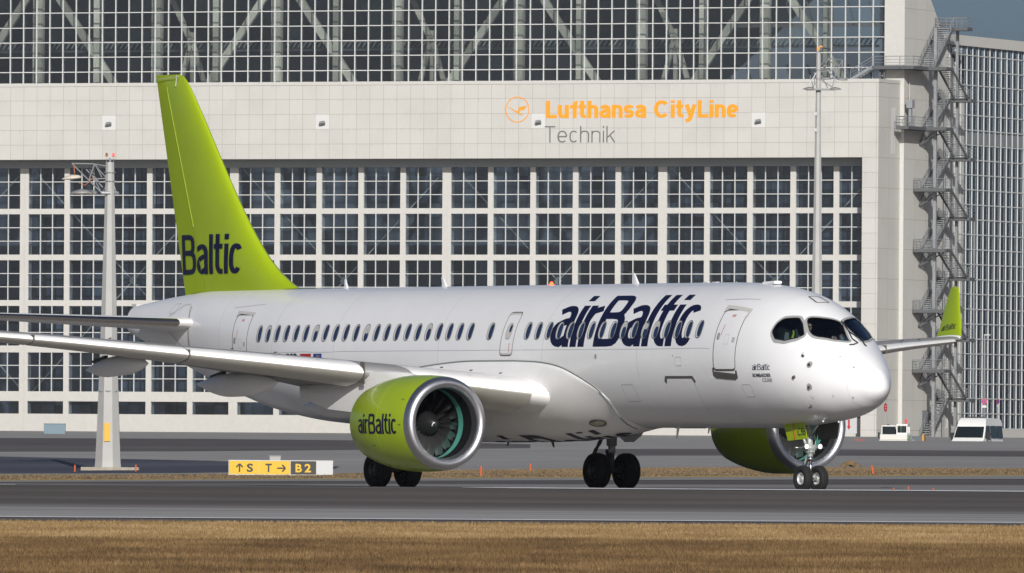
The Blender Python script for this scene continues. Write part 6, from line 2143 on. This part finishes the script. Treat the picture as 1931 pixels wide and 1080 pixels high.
e, h = disc_sign(1883, 757, 920, .20, R(58), 'narrower no-stopping sign turned away from the camera behind the minibus', [(M_SRED, .20), (M_SBLUE, .145)], M_MASTS)
bm = bmesh.new(); box(bm, -.15, .15, -.03, -.01, h - .44, h - .25); obj('lower_plate', bm, M_WHT, e)
e, h = disc_sign(1671.3, 768, 1333, .50, R(66), 'octagonal red stop sign seen nearly edge-on against the hangar corner', [(M_SRED, .50)], M_MASTS, 8)
bm = bmesh.new(); obox(bm, (0, -.035, h + .12), (.22, 0, 0), (0, .004, 0), (0, 0, .05)); obox(bm, (0, -.035, h - .15), (.16, 0, 0), (0, .004, 0), (0, 0, .05)); obj('white_bar', bm, M_WHT, e)
e = empty('street_lamp', (at(1857, 950), 950.0, zg(at(1857, 950), 950)), 0, 'thin pale street lamp with a flat head in front of the side glazing', 'street lamp')
hl = .84 + (861 - 632 + 6) * 950 / 22880 - zg(at(1857, 950), 950)
bm = bmesh.new(); tube(bm, [(0, 0, 0), (0, 0, hl)], [.07, .045], 8); obj('pole', bm, M_MASTS, e)
bm = bmesh.new(); box(bm, -.05, .48, -.1, .1, hl, hl + .07); obj('lamp_head', bm, M_WHT, e)
X, Y, z = gp(105, 1300)
bm = bmesh.new(); box(bm, -1.15, 1.15, -.6, .6, -.1, 1.05); box(bm, -1.2, 1.2, -.65, .65, 1.05, 1.12)
o = obj('container', bm, mat('pale_blue_box', (.13, .19, .23), .6)); o.location = (X, Y, z); tag(o, 'pale blue box standing at the foot of the hangar on the far left', 'container')
# notice cabinet and red marks by the corner pier
X, Y, z = gp(1603, 1325)
e = empty('notice_board', (X, Y, z), R(-22), 'small pale notice board with a red arrow left of the hangar corner', 'notice board')
bm = bmesh.new(); box(bm, -.9, .9, -.05, .05, .4, 3.6); obj('board', bm, M_WHT, e)
bm = bmesh.new(); box(bm, -.5, .5, -.07, -.055, 2.6, 3.3); obj('notice', bm, M_GREY, e)
bm = bmesh.new(); prism(bm, [(-.1, 1.9), (.1, 1.9), (.1, 1.2), (.22, 1.2), (0, .8), (-.22, 1.2), (-.1, 1.2)], -.08, -.055); obj('red_arrow', bm, M_RED, e)
X, Y, z = gp(1710, 1338)
bm = bmesh.new(); box(bm, -.05, .05, -.05, .05, 0, 1.5); box(bm, -.14, .14, -.1, .1, 1.5, 1.95)
o = obj('hydrant_post', bm, M_SRED); o.location = (X, Y, z); tag(o, 'small red box on a short post behind the tow tractor', 'post')
# dark downpipe in the shade at the far left of the doors
X, Y, z = gp(38, 1360)
bm = bmesh.new(); tube(bm, [(0, 0, 0), (0, 0, 6.2)], [.3, .55], 10)
o = obj('dark_post', bm, mat('dark_post_paint', (.12, .11, .11), .8)); o.location = (X, Y + 30, 3.3); tag(o, 'dark pillar against the hangar door at the far left', 'pillar')


# ================================================================= air
bm = bmesh.new(); box(bm, -1600, 1600, -60, 2700, -1.5, 140)
hz = obj('haze', bm, mat('haze_air', (.5, .5, .5)))
hz['kind'] = 'stuff'
hm = hz.data.materials[0]; nt = hm.node_tree; nt.nodes.clear()
o_ = nt.nodes.new('ShaderNodeOutputMaterial'); v_ = nt.nodes.new('ShaderNodeVolumePrincipled')
v_.inputs['Color'].default_value = (.80, .86, .95, 1); v_.inputs['Density'].default_value = 0.00003; v_.inputs['Anisotropy'].default_value = .2
nt.links.new(v_.outputs[0], o_.inputs['Volume'])
